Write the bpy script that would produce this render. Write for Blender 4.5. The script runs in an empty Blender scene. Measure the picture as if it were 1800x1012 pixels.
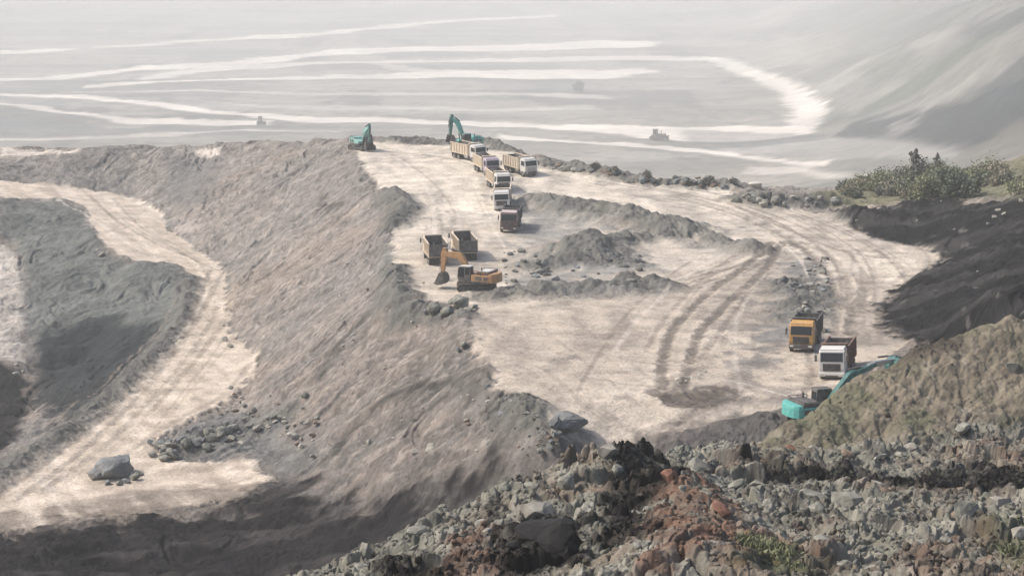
import bpy, bmesh, math, random
import numpy as np
from mathutils import Vector, Matrix

R = math.radians
SC = bpy.context.scene
COL = SC.collection
random.seed(7)
RNG = np.random.default_rng(7)

# ------------------------------------------------------------------ camera, light, exposure
K = 1.1875                      # metres per survey unit
CAMZ = 32.0 * K
F = 3000.0                      # focal length in photo pixels (photo 1800 px wide)
PITCH = math.atan(543.0 / F)
cam_data = bpy.data.cameras.new('camera')
cam = bpy.data.objects.new('camera', cam_data)
COL.objects.link(cam)
cam_data.sensor_width = 36.0
cam_data.lens = 36.0 * F / 1800.0
cam_data.clip_start = 0.5
cam_data.clip_end = 15000.0
cam.location = (0, 0, CAMZ)
cam.rotation_euler = (R(90) - PITCH, 0, 0)
SC.camera = cam

SUN_EL = R(47)
SUN_AZ = R(-80)                 # bearing from +Y towards +X: the sun stands to the left and a little beyond
world = bpy.data.worlds.new('World')
SC.world = world
world.use_nodes = True
wn = world.node_tree
bg = wn.nodes['Background']
sky = wn.nodes.new('ShaderNodeTexSky')
sky.sky_type = 'NISHITA'
sky.sun_disc = False
sky.sun_elevation = SUN_EL
sky.sun_rotation = SUN_AZ
sky.air_density = 1.0
sky.dust_density = 4.0
sky.ozone_density = 1.0
wn.links.new(sky.outputs[0], bg.inputs[0])
bg.inputs[1].default_value = 0.15

sun_data = bpy.data.lights.new('sun', 'SUN')
sun_data.energy = 3.0
sun_data.angle = R(4)
sun_data.color = (1.0, 0.94, 0.86)
sun = bpy.data.objects.new('sun', sun_data)
COL.objects.link(sun)
sdir = Vector((math.sin(SUN_AZ) * math.cos(SUN_EL), math.cos(SUN_AZ) * math.cos(SUN_EL), math.sin(SUN_EL)))
sun.rotation_euler = sdir.to_track_quat('Z', 'Y').to_euler()
sun.location = (-200, 200, 300)

HAZE_DENSITY = 0.00038
SC.view_settings.view_transform = 'Standard'
SC.view_settings.look = 'None'
SC.view_settings.exposure = 0.30
SC.view_settings.gamma = 1.0
SC.cycles.volume_bounces = 2
SC.cycles.max_bounces = 6
SC.cycles.use_denoising = True
SC.cycles.filter_width = 1.5

# ------------------------------------------------------------------ noise
_T = np.random.default_rng(11).random((256, 256)).astype(np.float32)
_T2 = np.random.default_rng(12).random((256, 256)).astype(np.float32)
_T3 = np.random.default_rng(13).random((256, 256)).astype(np.float32)


def vnoise(x, y, seed=0):
    x = x + seed * 17.31
    y = y + seed * 9.77
    xi = np.floor(x).astype(np.int64); yi = np.floor(y).astype(np.int64)
    fx = x - xi; fy = y - yi
    fx = fx * fx * fx * (fx * (fx * 6 - 15) + 10); fy = fy * fy * fy * (fy * (fy * 6 - 15) + 10)
    a = _T[xi & 255, yi & 255]; b = _T[(xi + 1) & 255, yi & 255]
    c = _T[xi & 255, (yi + 1) & 255]; d = _T[(xi + 1) & 255, (yi + 1) & 255]
    return (a + (b - a) * fx + (c - a) * fy + (a - b - c + d) * fx * fy) * 2 - 1


def fbm(x, y, octv=4, seed=0, gain=0.5):
    s = 0; a = 1.0; t = 0
    for o in range(octv):
        s = s + a * vnoise(x * 2 ** o, y * 2 ** o, seed + o * 3)
        t += a; a *= gain
    return s / t


def cells(x, y, seed=0):
    """nearest jittered cell: distance F1, F2, offset to it and three random numbers"""
    x = x + seed * 31.7; y = y + seed * 13.3
    xi = np.floor(x).astype(np.int64); yi = np.floor(y).astype(np.int64)
    f1 = np.full(x.shape, 9.0); f2 = np.full(x.shape, 9.0)
    ox = np.zeros(x.shape); oy = np.zeros(x.shape); r1 = np.zeros(x.shape); r2 = np.zeros(x.shape); r3 = np.zeros(x.shape)
    for i in (-1, 0, 1):
        for j in (-1, 0, 1):
            cx = xi + i; cy = yi + j
            a = _T[cx & 255, cy & 255]; b = _T2[cx & 255, cy & 255]; c = _T3[cx & 255, cy & 255]
            dx = x - (cx + a); dy = y - (cy + b)
            d = np.sqrt(dx * dx + dy * dy)
            n = d < f1
            f2 = np.where(n, f1, np.minimum(f2, d))
            f1 = np.where(n, d, f1)
            ox = np.where(n, dx, ox); oy = np.where(n, dy, oy)
            r1 = np.where(n, c, r1); r2 = np.where(n, (a * 7.3 + b * 3.1) % 1.0, r2); r3 = np.where(n, (a * 3.7 + c * 5.9) % 1.0, r3)
    return f1, f2, ox, oy, r1, r2, r3


def blocks(x, y, size, seed=0):
    """broken angular rock surface: each cell a tilted facet, open joints between"""
    wx = x + 0.25 * size * vnoise(x / size * 1.7, y / size * 1.7, seed + 5)
    wy = y + 0.25 * size * vnoise(x / size * 1.7, y / size * 1.7, seed + 6)
    f1, f2, ox, oy, r1, r2, r3 = cells(wx / size, wy / size, seed)
    h = .25 + r1 * 0.75 + (r2 - 0.5) * 1.5 * ox + (r3 - 0.5) * 1.5 * oy
    h = h * sstep(-.02, .17, f2 - f1) - .35
    return h * size * 0.55, r1


def sstep(a, b, x):
    t = np.clip((x - a) / (b - a), 0, 1)
    return t * t * (3 - 2 * t)


# ------------------------------------------------------------------ survey helpers
FWD = np.array([0, math.cos(PITCH), -math.sin(PITCH)])
UPV = np.array([0, math.sin(PITCH), math.cos(PITCH)])


def ray(px, py):
    return FWD + np.array([1.0, 0, 0]) * (px - 900.0) / F + UPV * (506.0 - py) / F


def at_z(px, py, z):
    """plan position of a point seen at (px, py) and lying at survey height z"""
    d = ray(px, py)
    t = (z * K - CAMZ) / d[2]
    return (d[0] * t, d[1] * t, z * K)


def at_d(px, py, dist):
    """a point seen at (px, py) and standing dist survey units away"""
    d = ray(px, py)
    t = dist * K / d[1]
    return (d[0] * t, d[1] * t, CAMZ + d[2] * t)


class Grid:
    def __init__(s, x0, x1, y0, y1, cell):
        s.x0, s.y0, s.c = x0, y0, cell
        s.nx = int((x1 - x0) / cell) + 1; s.ny = int((y1 - y0) / cell) + 1
        s.w = np.zeros((s.nx, s.ny)); s.v = np.zeros((s.nx, s.ny))

    def line(s, pts):
        pts = [np.array(p, float) for p in pts]
        for a, b in zip(pts[:-1], pts[1:]):
            n = max(2, int(np.hypot(*(b - a)[:2]) / (s.c * 0.5)) + 1)
            for t in np.linspace(0, 1, n):
                s.point(a + (b - a) * t)

    def point(s, p):
        i = int(round((p[0] - s.x0) / s.c)); j = int(round((p[1] - s.y0) / s.c))
        if 0 <= i < s.nx and 0 <= j < s.ny:
            s.w[i, j] += 1; s.v[i, j] += p[2]

    def solve(s):
        m = s.w > 0
        val = np.where(m, s.v / np.maximum(s.w, 1), 0)
        h = _solve(m, val)
        for _ in range(2):
            p = np.pad(h, 1, mode='edge')
            h = (p[1:-1, 1:-1] * 4 + p[:-2, 1:-1] + p[2:, 1:-1] + p[1:-1, :-2] + p[1:-1, 2:]) / 8
        s.h = h

    def __call__(s, x, y):
        fx = np.clip((x - s.x0) / s.c, 0, s.nx - 1.001); fy = np.clip((y - s.y0) / s.c, 0, s.ny - 1.001)
        i = np.floor(fx).astype(int); j = np.floor(fy).astype(int)
        a = fx - i; b = fy - j
        h = s.h
        return h[i, j] * (1 - a) * (1 - b) + h[i + 1, j] * a * (1 - b) + h[i, j + 1] * (1 - a) * b + h[i + 1, j + 1] * a * b


def _solve(m, val):
    nx, ny = m.shape
    if min(nx, ny) > 14:
        px, py = nx + nx % 2, ny + ny % 2
        mm = np.zeros((px, py)); vv = np.zeros((px, py))
        mm[:nx, :ny] = m; vv[:nx, :ny] = val * m
        cm = mm.reshape(px // 2, 2, py // 2, 2).sum((1, 3)); cv = vv.reshape(px // 2, 2, py // 2, 2).sum((1, 3))
        co = _solve(cm > 0, np.where(cm > 0, cv / np.maximum(cm, 1), 0))
        h = np.repeat(np.repeat(co, 2, 0), 2, 1)[:nx, :ny]
        it = 90
    else:
        h = np.full((nx, ny), val[m].mean() if m.any() else 0.0)
        it = 400
    h = np.where(m, val, h)
    for _ in range(it):
        p = np.pad(h, 1, mode='edge')
        h = 0.25 * (p[:-2, 1:-1] + p[2:, 1:-1] + p[1:-1, :-2] + p[1:-1, 2:])
        h = np.where(m, val, h)
    return h


def trace(hf, px, py, d0, d1, step=0.4):
    """where the line of sight through (px, py) meets the ground hf"""
    d = ray(px, py)
    t = np.arange(d0, d1, step)
    x = d[0] / d[1] * t; z = CAMZ + d[2] / d[1] * t
    g = hf(x, t)
    k = np.argmax(z < g)
    if not (z < g).any():
        k = len(t) - 1
    if k > 0:
        a = z[k - 1] - g[k - 1]; b = z[k] - g[k]
        tt = t[k - 1] + step * a / max(a - b, 1e-6)
    else:
        tt = t[k]
    return d[0] / d[1] * tt, tt


def seg_dist(pts, x, y, closed):
    """distance to a polyline and whether inside (closed)"""
    best = np.full(x.shape, 1e9); inside = np.zeros(x.shape, bool)
    n = len(pts)
    for i in range(n if closed else n - 1):
        ax, ay = pts[i]; bx, by = pts[(i + 1) % n]
        dx, dy = bx - ax, by - ay
        t = np.clip(((x - ax) * dx + (y - ay) * dy) / max(dx * dx + dy * dy, 1e-9), 0, 1)
        best = np.minimum(best, (x - ax - t * dx) ** 2 + (y - ay - t * dy) ** 2)
        if closed:
            c = ((ay > y) != (by > y)) & (x < (bx - ax) * (y - ay) / ((by - ay) if by != ay else 1e-9) + ax)
            inside ^= c
    return np.sqrt(best), inside


def region(pts, X, Y, soft, wob=None):
    """0..1 mask of a plan polygon with a ragged edge of width soft"""
    pts = np.array(pts)
    out = np.zeros(X.shape)
    mg = soft * 4 + 2
    sel = (X > pts[:, 0].min() - mg) & (X < pts[:, 0].max() + mg) & (Y > pts[:, 1].min() - mg) & (Y < pts[:, 1].max() + mg)
    if not sel.any():
        return out
    d, ins = seg_dist(pts, X[sel], Y[sel], True)
    sd = np.where(ins, d, -d)
    if wob is not None:
        sd = sd + wob[sel] * soft * 1.2
    out[sel] = sstep(-soft, soft, sd)
    return out


def strip(pts, X, Y, width, soft, wob=None):
    pts = np.array(pts)
    out = np.zeros(X.shape)
    mg = width + soft * 3
    sel = (X > pts[:, 0].min() - mg) & (X < pts[:, 0].max() + mg) & (Y > pts[:, 1].min() - mg) & (Y < pts[:, 1].max() + mg)
    if not sel.any():
        return out
    d, _ = seg_dist(pts, X[sel], Y[sel], False)
    if wob is not None:
        d = d + wob[sel] * soft
    out[sel] = 1 - sstep(width - soft, width + soft, d)
    return out


def smooth_line(pts, n=6):
    """Catmull-Rom through the points"""
    p = [np.array(q, float) for q in pts]
    p = [2 * p[0] - p[1]] + p + [2 * p[-1] - p[-2]]
    out = []
    for i in range(1, len(p) - 2):
        for k in range(n):
            t = k / n
            out.append(0.5 * ((2 * p[i]) + (-p[i - 1] + p[i + 1]) * t + (2 * p[i - 1] - 5 * p[i] + 4 * p[i + 1] - p[i + 2]) * t * t
                              + (-p[i - 1] + 3 * p[i] - 3 * p[i + 1] + p[i + 2]) * t ** 3))
    out.append(p[-2])
    return out


# ------------------------------------------------------------------ materials
def mat(name, color, rough=0.6, metal=0.0, var=0.15, scale=3.0, bump=0.0, dust=0.0):
    m = bpy.data.materials.new(name)
    m.use_nodes = True
    nt = m.node_tree; b = nt.nodes['Principled BSDF']
    tc = nt.nodes.new('ShaderNodeTexCoord')
    nz = nt.nodes.new('ShaderNodeTexNoise'); nz.inputs['Scale'].default_value = scale; nz.inputs['Detail'].default_value = 6
    nt.links.new(tc.outputs['Object'], nz.inputs['Vector'])
    rp = nt.nodes.new('ShaderNodeValToRGB')
    c = np.array(color)
    lo, hi = c * (1 - var), np.minimum(c * (1 + var), 1)
    if dust > 0:
        hi = hi * (1 - dust) + np.array((0.42, 0.35, 0.28)) * dust
    rp.color_ramp.elements[0].position = 0.35; rp.color_ramp.elements[0].color = (*lo, 1)
    rp.color_ramp.elements[1].position = 0.65; rp.color_ramp.elements[1].color = (*hi, 1)
    nt.links.new(nz.outputs['Fac'], rp.inputs[0])
    nt.links.new(rp.outputs[0], b.inputs['Base Color'])
    b.inputs['Roughness'].default_value = rough
    b.inputs['Metallic'].default_value = metal
    b.inputs['Specular IOR Level'].default_value = 0.3
    if bump:
        bp = nt.nodes.new('ShaderNodeBump'); bp.inputs['Strength'].default_value = bump; bp.inputs['Distance'].default_value = 0.1
        nt.links.new(nz.outputs['Fac'], bp.inputs['Height']); nt.links.new(bp.outputs[0], b.inputs['Normal'])
    return m


def ground_mat(name, scale, bump, dist, lo=0.72, hi=1.28):
    """soil and rock: the surface's own colour (attribute albedo) broken up by two noises, with a bumpy grain"""
    m = bpy.data.materials.new(name)
    m.use_nodes = True
    nt = m.node_tree; b = nt.nodes['Principled BSDF']
    at = nt.nodes.new('ShaderNodeAttribute'); at.attribute_name = 'albedo'
    geo = nt.nodes.new('ShaderNodeNewGeometry')
    n1 = nt.nodes.new('ShaderNodeTexNoise'); n1.inputs['Scale'].default_value = scale; n1.inputs['Detail'].default_value = 8
    n1.inputs['Roughness'].default_value = 0.65
    n2 = nt.nodes.new('ShaderNodeTexNoise'); n2.inputs['Scale'].default_value = scale * 0.13; n2.inputs['Detail'].default_value = 5
    for n in (n1, n2):
        nt.links.new(geo.outputs['Position'], n.inputs['Vector'])
    ad = nt.nodes.new('ShaderNodeMath'); ad.operation = 'ADD'
    nt.links.new(n1.outputs['Fac'], ad.inputs[0]); nt.links.new(n2.outputs['Fac'], ad.inputs[1])
    mr = nt.nodes.new('ShaderNodeMapRange')
    mr.inputs['From Min'].default_value = 0.65; mr.inputs['From Max'].default_value = 1.35
    mr.inputs['To Min'].default_value = lo; mr.inputs['To Max'].default_value = hi
    nt.links.new(ad.outputs[0], mr.inputs['Value'])
    mx = nt.nodes.new('ShaderNodeVectorMath'); mx.operation = 'SCALE'
    nt.links.new(at.outputs['Color'], mx.inputs[0]); nt.links.new(mr.outputs[0], mx.inputs['Scale'])
    nt.links.new(mx.outputs[0], b.inputs['Base Color'])
    b.inputs['Roughness'].default_value = 0.95
    b.inputs['Specular IOR Level'].default_value = 0.06
    bp = nt.nodes.new('ShaderNodeBump'); bp.inputs['Strength'].default_value = bump; bp.inputs['Distance'].default_value = dist
    nt.links.new(n1.outputs['Fac'], bp.inputs['Height']); nt.links.new(bp.outputs[0], b.inputs['Normal'])
    return m


# ------------------------------------------------------------------ object helpers
def tag(o, label=None, cat=None, group=None, kind=None):
    if label: o['label'] = label
    if cat: o['category'] = cat
    if group: o['group'] = group
    if kind: o['kind'] = kind
    return o


def link(name, me, parent=None):
    o = bpy.data.objects.new(name, me)
    COL.objects.link(o)
    if parent is not None:
        o.parent = parent
    return o


def empty(name, loc=(0, 0, 0)):
    o = bpy.data.objects.new(name, None)
    o.empty_display_size = 0.5
    COL.objects.link(o)
    o.location = loc
    return o


def mesh_np(name, V, Fq, m, colors=None, smooth=True):
    me = bpy.data.meshes.new(name)
    V = np.asarray(V, np.float32); Fq = np.asarray(Fq, np.int32)
    k = Fq.shape[1]
    me.vertices.add(len(V)); me.vertices.foreach_set('co', V.ravel())
    me.loops.add(Fq.size); me.loops.foreach_set('vertex_index', Fq.ravel())
    me.polygons.add(len(Fq))
    me.polygons.foreach_set('loop_start', np.arange(0, Fq.size, k, dtype=np.int32))
    me.polygons.foreach_set('loop_total', np.full(len(Fq), k, dtype=np.int32))
    me.update(calc_edges=True)
    me.polygons.foreach_set('use_smooth', np.full(len(Fq), smooth, dtype=bool))
    if colors is not None:
        a = me.attributes.new('albedo', 'FLOAT_COLOR', 'POINT')
        c = np.ones((len(V), 4), np.float32); c[:, :3] = colors
        a.data.foreach_set('color', c.ravel())
    me.materials.append(m)
    return me


def grid_objects(X, Y, Z, C, rid, specs, m):
    """one ground sheet cut along its region borders into named pieces"""
    nr, nc = X.shape
    idx = np.arange(nr * nc).reshape(nr, nc)
    Q = np.stack([idx[:-1, :-1], idx[:-1, 1:], idx[1:, 1:], idx[1:, :-1]], -1).reshape(-1, 4)
    fr = rid.ravel()[Q[:, 0]]
    V = np.stack([X, Y, Z], -1).reshape(-1, 3); C = C.reshape(-1, 3)
    gx = np.gradient(Z, axis=0); out = {}
    P = np.stack([X, Y, Z], -1)
    du = np.gradient(P, axis=1); dv = np.gradient(P, axis=0)
    N = np.cross(du, dv); N /= np.linalg.norm(N, axis=-1, keepdims=True) + 1e-12
    N = N.reshape(-1, 3)
    for r, (name, label, cat, kind) in specs.items():
        f = Q[fr == r]
        if not len(f):
            continue
        u, inv = np.unique(f, return_inverse=True)
        me = mesh_np(name, V[u], inv.reshape(-1, 4), m, C[u])
        me.normals_split_custom_set_from_vertices(N[u].tolist())
        o = link(name, me)
        tag(o, label, cat, None, kind)
        out[r] = o
    return out


class MB:
    """collects shapes, builds them as one mesh object"""
    def __init__(s):
        s.v = []; s.f = []

    def add(s, verts, faces, M=None):
        n = len(s.v)
        for p in verts:
            p = Vector(p)
            s.v.append(tuple(M @ p if M is not None else p))
        s.f += [tuple(i + n for i in f) for f in faces]
        return s

    def box(s, c, size, M=None):
        x, y, z = (q / 2 for q in size)
        v = [(c[0] + i * x, c[1] + j * y, c[2] + k * z) for i in (-1, 1) for j in (-1, 1) for k in (-1, 1)]
        return s.add(v, [(0, 1, 3, 2), (4, 6, 7, 5), (0, 4, 5, 1), (2, 3, 7, 6), (0, 2, 6, 4), (1, 5, 7, 3)], M)

    def prism(s, prof, y0, y1, M=None):
        """profile in the x-z plane drawn out along y"""
        n = len(prof)
        v = [(p[0], y0, p[1]) for p in prof] + [(p[0], y1, p[1]) for p in prof]
        f = [tuple(range(n)), tuple(range(2 * n - 1, n - 1, -1))]
        f += [(i, i + n, (i + 1) % n + n, (i + 1) % n) for i in range(n)]
        return s.add(v, f, M)

    def cyl(s, p0, p1, r0, r1=None, n=14, M=None):
        r1 = r0 if r1 is None else r1
        p0 = Vector(p0); p1 = Vector(p1); d = (p1 - p0).normalized()
        a = d.orthogonal().normalized(); b = d.cross(a)
        v = []
        for p, r in ((p0, r0), (p1, r1)):
            v += [p + (a * math.cos(2 * math.pi * k / n) + b * math.sin(2 * math.pi * k / n)) * r for k in range(n)]
        f = [tuple(range(n - 1, -1, -1)), tuple(range(n, 2 * n))] + [(k, (k + 1) % n, (k + 1) % n + n, k + n) for k in range(n)]
        return s.add(v, f, M)

    def bar(s, p0, p1, w, h, M=None):
        p0 = Vector(p0); p1 = Vector(p1); d = (p1 - p0).normalized()
        side = d.cross(Vector((0, 0, 1)))
        side = side.normalized() if side.length > 1e-4 else Vector((0, 1, 0))
        up = side.cross(d)
        v = [p + side * i * w / 2 + up * j * h / 2 for p in (p0, p1) for (i, j) in ((-1, -1), (1, -1), (1, 1), (-1, 1))]
        return s.add(v, [(3, 2, 1, 0), (4, 5, 6, 7), (0, 1, 5, 4), (1, 2, 6, 5), (2, 3, 7, 6), (3, 0, 4, 7)], M)

    def build(s, name, m, parent=None, bevel=0.0, smooth=False):
        me = bpy.data.meshes.new(name)
        me.from_pydata(s.v, [], s.f)
        bm = bmesh.new(); bm.from_mesh(me); bmesh.ops.recalc_face_normals(bm, faces=bm.faces); bm.to_mesh(me); bm.free()
        me.materials.append(m)
        if smooth:
            me.polygons.foreach_set('use_smooth', [True] * len(me.polygons))
        o = link(name, me, parent)
        if bevel:
            b = o.modifiers.new('bevel', 'BEVEL'); b.width = bevel; b.segments = 2; b.limit_method = 'ANGLE'
        return o


# ================================================================== GROUND: mine floor, banks, haul road
G = Grid(-190, 230, 95, 520, 1.25)


def L(*pts):
    w = [at_z(*p) for p in pts]
    G.line(w)
    return w


deck_left = L((625, 247, 5.5), (628, 275, 4.8), (640, 300, 3.9), (680, 340, 2.7), (705, 352, 2.4), (700, 375, 1.8), (680, 395, 1.2),
              (683, 440, .2), (690, 480, 0), (690, 510, 0), (740, 535, 0), (820, 545, 0), (825, 575, 0), (835, 610, 0), (850, 650, 0),
              (872, 685, 0), (920, 700, 0), (955, 735, 0), (1000, 775, 0))
L((1000, 775, 0), (1100, 850, 0), (1300, 880, 0), (1700, 860, 0), (2100, 800, 0))
ridge = L((-500, 278, 0), (-200, 273, 0), (0, 268, .0), (140, 266, .6), (250, 262, 1.2), (340, 252, 2.4), (400, 248, 3.0), (480, 246, 3.8), (560, 246, 4.7), (625, 247, 5.5))
back = L((625, 247, 5.5), (700, 246, 5.5), (780, 243, 5.6), (850, 245, 5.5), (900, 258, 5.2), (950, 275, 4.7), (1050, 297, 4.1), (1150, 315, 3.5),
         (1290, 325, 3.1), (1400, 345, 2.4), (1480, 348, 2.2))
vback = L((1480, 325, 2.2), (1600, 314, 3.2), (1700, 302, 5), (1800, 275, 8), (1950, 240, 11), (2300, 150, 15))
for ln in (ridge[1:], back, vback[1:]):                       # the ground falls away behind these edges into the old pit
    G.line([(x * 1.03, y + 16 + 4, z - 6) for x, y, z in ln])
    G.line([(x * 1.1, y + 52, -19 * K) for x, y, z in ln])
G.line([(x * 0.99, y + 9, z + .1) for x, y, z in ridge[:5]])
G.line([(-190, 500, -20 * K), (230, 500, -20 * K)])
# floor of the upper benches and of the haul road to the right
L((720, 290, 4.2), (750, 350, 2.5), (760, 405, 1), (740, 450, .1), (800, 480, 0))
L((800, 270, 4.9), (850, 330, 3.0), (880, 400, 1.1), (870, 460, 0.1), (900, 500, 0))
L((900, 285, 4.4), (940, 330, 3.0), (950, 380, 1.4), (1000, 440, .3))
L((960, 300, 4.0), (1100, 320, 3.4), (1290, 350, 2.5), (1450, 395, 1.5), (1620, 432, .8))
L((1000, 330, 3.0), (1150, 365, 2.0), (1330, 400, 1.3), (1430, 430, .8), (1500, 480, .3), (1500, 560, 0), (1560, 600, 0))
L((1000, 560, 0), (1100, 600, 0), (1300, 560, 0), (1350, 470, .2), (1200, 450, .2), (1100, 440, .3))
L((900, 600, 0), (1000, 680, 0), (1200, 700, 0), (1400, 680, 0), (1500, 650, 0))
# foot of the big brown bank, then the outer edge of the road below it
foot = L((-500, 305, -2.2), (-200, 305, -2.4), (0, 313, -3), (150, 331, -4.5), (225, 341, -5.3), (290, 376, -6.8), (298, 405, -8), (370, 450, -9.7), (398, 475, -10.4), (396, 520, -11),
         (405, 580, -11.7), (450, 625, -12), (420, 720, -12), (490, 800, -11.5), (520, 850, -11), (640, 890, -9), (740, 887, -7), (850, 855, -5.5), (930, 830, -3))
L((930, 830, -3), (1000, 775, 0))
outer = L((-500, 345, -3.3), (-200, 348, -3.5), (0, 350, -4), (100, 350, -4.7), (145, 365, -5.7), (160, 400, -7), (190, 440, -8.4), (240, 462, -9.2), (310, 468, -10), (340, 485, -10.5), (335, 530, -11),
          (310, 580, -11.5), (250, 640, -12), (190, 690, -12), (130, 740, -12), (60, 790, -12), (0, 825, -12), (-120, 900, -12), (-500, 1100, -12))
L((60, 870, -12), (200, 860, -12), (400, 850, -12), (300, 720, -12), (360, 620, -12))
L((-200, 960, -12), (200, 950, -12), (500, 930, -11.5), (640, 930, -10), (780, 920, -8), (930, 870, -5))
L((-200, 1100, -12), (300, 1050, -12), (640, 1010, -10.5), (900, 960, -9), (1200, 940, -6))
# the ditch and the lower track on the left
L((-300, 425, -8.5), (0, 428, -9), (30, 440, -9.8))
L((-200, 520, -12.5), (0, 520, -13), (20, 560, -14.6), (15, 640, -17.2), (60, 650, -18.4), (120, 652, -18.8), (160, 636, -18.4))
L((-200, 650, -18), (0, 668, -18.4), (45, 688, -19.6), (55, 735, -19.6))
L((-300, 800, -18), (0, 765, -18.2), (40, 745, -18.6))
# coal bank and the scrubby rise on the right
L((1465, 375, 1.9), (1530, 415, 1.1), (1640, 440, .8), (1660, 455, .6), (1600, 490, .3), (1545, 540, 0), (1560, 580, 0), (1620, 600, .2), (1750, 640, .5))
L((1490, 366, 3.0), (1560, 364, 3.2), (1620, 356, 3.9), (1720, 360, 4.6), (1800, 352, 6.5), (1950, 330, 9), (2300, 250, 14))
L((1720, 430, 2.8), (1800, 430, 6), (1950, 430, 8.5))
L((1690, 520, 3.2), (1800, 520, 6), (1950, 520, 8), (2200, 520, 10))
L((1480, 345, 2.2), (1560, 352, 2.8), (1620, 352, 3.6), (1720, 352, 4.6))
G.solve()


def bump_line(pts, height, half, base=0.0):
    """ridge of spoil along pixel points at survey height base"""
    w = [at_z(px, py, b)[:2] for px, py, b in pts]
    return (w, height, half)


RIDGES = [
    bump_line([(945, 352, 2.4), (1040, 374, 1.7), (1120, 392, 1.3), (1200, 410, 1.0)], 2.0, 8.0),
    bump_line([(1030, 447, .3), (1040, 450, .3)], 3.8, 10.0),
    bump_line([(940, 470, .1), (1000, 462, .2), (1100, 465, .2)], .9, 5.0),
    bump_line([(1080, 430, .5), (1130, 420, .6), (1190, 415, .8)], 1.1, 5.0),
    bump_line([(878, 520, 0), (960, 517, 0), (1060, 512, 0), (1150, 506, 0)], 1.1, 5.6),
    bump_line([(700, 535, 0), (760, 540, 0), (800, 552, 0)], 1.1, 3.4),
    bump_line([(1390, 500, .1), (1415, 530, 0), (1400, 560, 0)], .7, 5.5),
    bump_line([(1250, 425, .8), (1320, 440, .6)], 1.3, 4.0),
    bump_line([(960, 288, 4.4), (1050, 306, 3.9), (1150, 322, 3.3), (1230, 328, 3.1), (1285, 330, 2.9)], 1.3, 4.0),
    bump_line([(1300, 352, 2.5), (1370, 362, 2.2), (1460, 362, 2.0)], 1.6, 4.5),
    bump_line([(690, 250, 5.4), (760, 248, 5.5), (790, 250, 5.5), (850, 250, 5.4), (900, 262, 5.1)], 1.3, 3.5),
    bump_line([(332, 492, -10.6), (318, 560, -11.4), (240, 655, -12), (140, 745, -12), (40, 812, -12), (-60, 880, -12)], .8, 3.2),
    bump_line([(690, 345, 2.6), (712, 365, 2.1), (690, 395, 1.3)], 1.2, 4.0),
    bump_line([(690, 470, .1), (695, 520, 0)], 1.0, 3.5),
    bump_line([(1040, 790, 0), (1120, 775, 0), (1250, 750, 0), (1350, 735, 0)], 0.4, 4.0),
    bump_line([(930, 720, 0), (900, 700, 0)], 0.8, 3.0),
    bump_line([(1500, 385, 1.8), (1560, 395, 1.6)], 1.6, 5.0),
    bump_line([(1000, 745, 0), (985, 745, 0)], 0.5, 2.0),
    bump_line([(330, 790, -12), (400, 775, -12), (470, 760, -11.8)], 1.0, 5.0),
]


def ridges(x, y):
    out = np.zeros(x.shape); m = np.zeros(x.shape)
    for w, hh, half in RIDGES:
        p = np.array(w); mg = half * 1.4
        sel = (x > p[:, 0].min() - mg) & (x < p[:, 0].max() + mg) & (y > p[:, 1].min() - mg) & (y < p[:, 1].max() + mg)
        if not sel.any():
            continue
        d, _ = seg_dist(w, x[sel], y[sel], False)
        d = d + half * 0.18 * fbm(x[sel] * .35, y[sel] * .35, 3, 4)
        k = np.clip(1 - d / half, 0, 1)
        prof = k * k * (3 - 2 * k) ** .5 * .95 * (1 + 0.30 * fbm(x[sel] * .22, y[sel] * .22, 3, 9))
        out[sel] = np.maximum(out[sel], hh * prof)
        m[sel] = np.maximum(m[sel], np.clip(k * 1.5, 0, 1))
    return out, m


def near_base(x, y):
    return G(x, y) + ridges(np.asarray(x, float), np.asarray(y, float))[0]


def T(*pts):
    """pixel outline -> plan outline on the near ground"""
    return [trace(near_base, px, py, 100, 470) for px, py in pts]


# sheet of the near ground: rows by distance, columns by bearing
rows = np.concatenate([np.arange(104, 215, .28), np.arange(215, 300, .36), np.arange(300, 420, .5), np.arange(420, 515, 2.5)])
cols = np.concatenate([np.linspace(-.42, -.315, 40, endpoint=False), np.linspace(-.315, .315, 900, endpoint=False), np.linspace(.315, .44, 46)])
NY, NU = np.meshgrid(rows, cols, indexing='ij')
NX = NU * NY
base = G(NX, NY)
rid_h, rid_m = ridges(NX, NY)
w1 = fbm(NX * .12, NY * .12, 4, 21)
w2 = fbm(NX * .5, NY * .5, 4, 22)
w3 = fbm(NX * 1.6, NY * 1.6, 3, 23)

P_deck = T((628, 248), (632, 275), (645, 300), (685, 338), (712, 355), (705, 378), (688, 398), (690, 440), (697, 480), (720, 505), (760, 528), (830, 540), (826, 575),
           (838, 612), (855, 650), (876, 684), (925, 702), (965, 735), (1010, 770), (1060, 795), (1160, 765), (1280, 745), (1400, 720), (1560, 640), (1600, 605), (1565, 585),
           (1545, 545), (1600, 492), (1655, 455), (1640, 436), (1530, 412), (1465, 378), (1400, 362), (1300, 342), (1290, 332), (1150, 324), (1050, 306), (950, 284), (900, 264), (850, 254), (780, 252), (700, 250))
P_road = T((0, 316), (150, 333), (225, 343), (288, 378), (296, 405), (368, 452), (396, 476), (394, 520), (403, 580), (456, 622), (440, 660), (400, 705), (340, 735), (270, 775), (300, 800), (450, 815), (480, 840), (430, 870), (300, 895),
           (150, 915), (0, 935), (-150, 960), (-150, 915), (0, 832), (60, 796), (130, 746), (190, 696), (250, 646), (312, 586), (340, 532), (344, 487), (312, 467), (240, 460), (192, 438), (163, 400), (148, 366), (100, 349), (0, 349), (-100, 345), (-100, 312))
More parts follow.
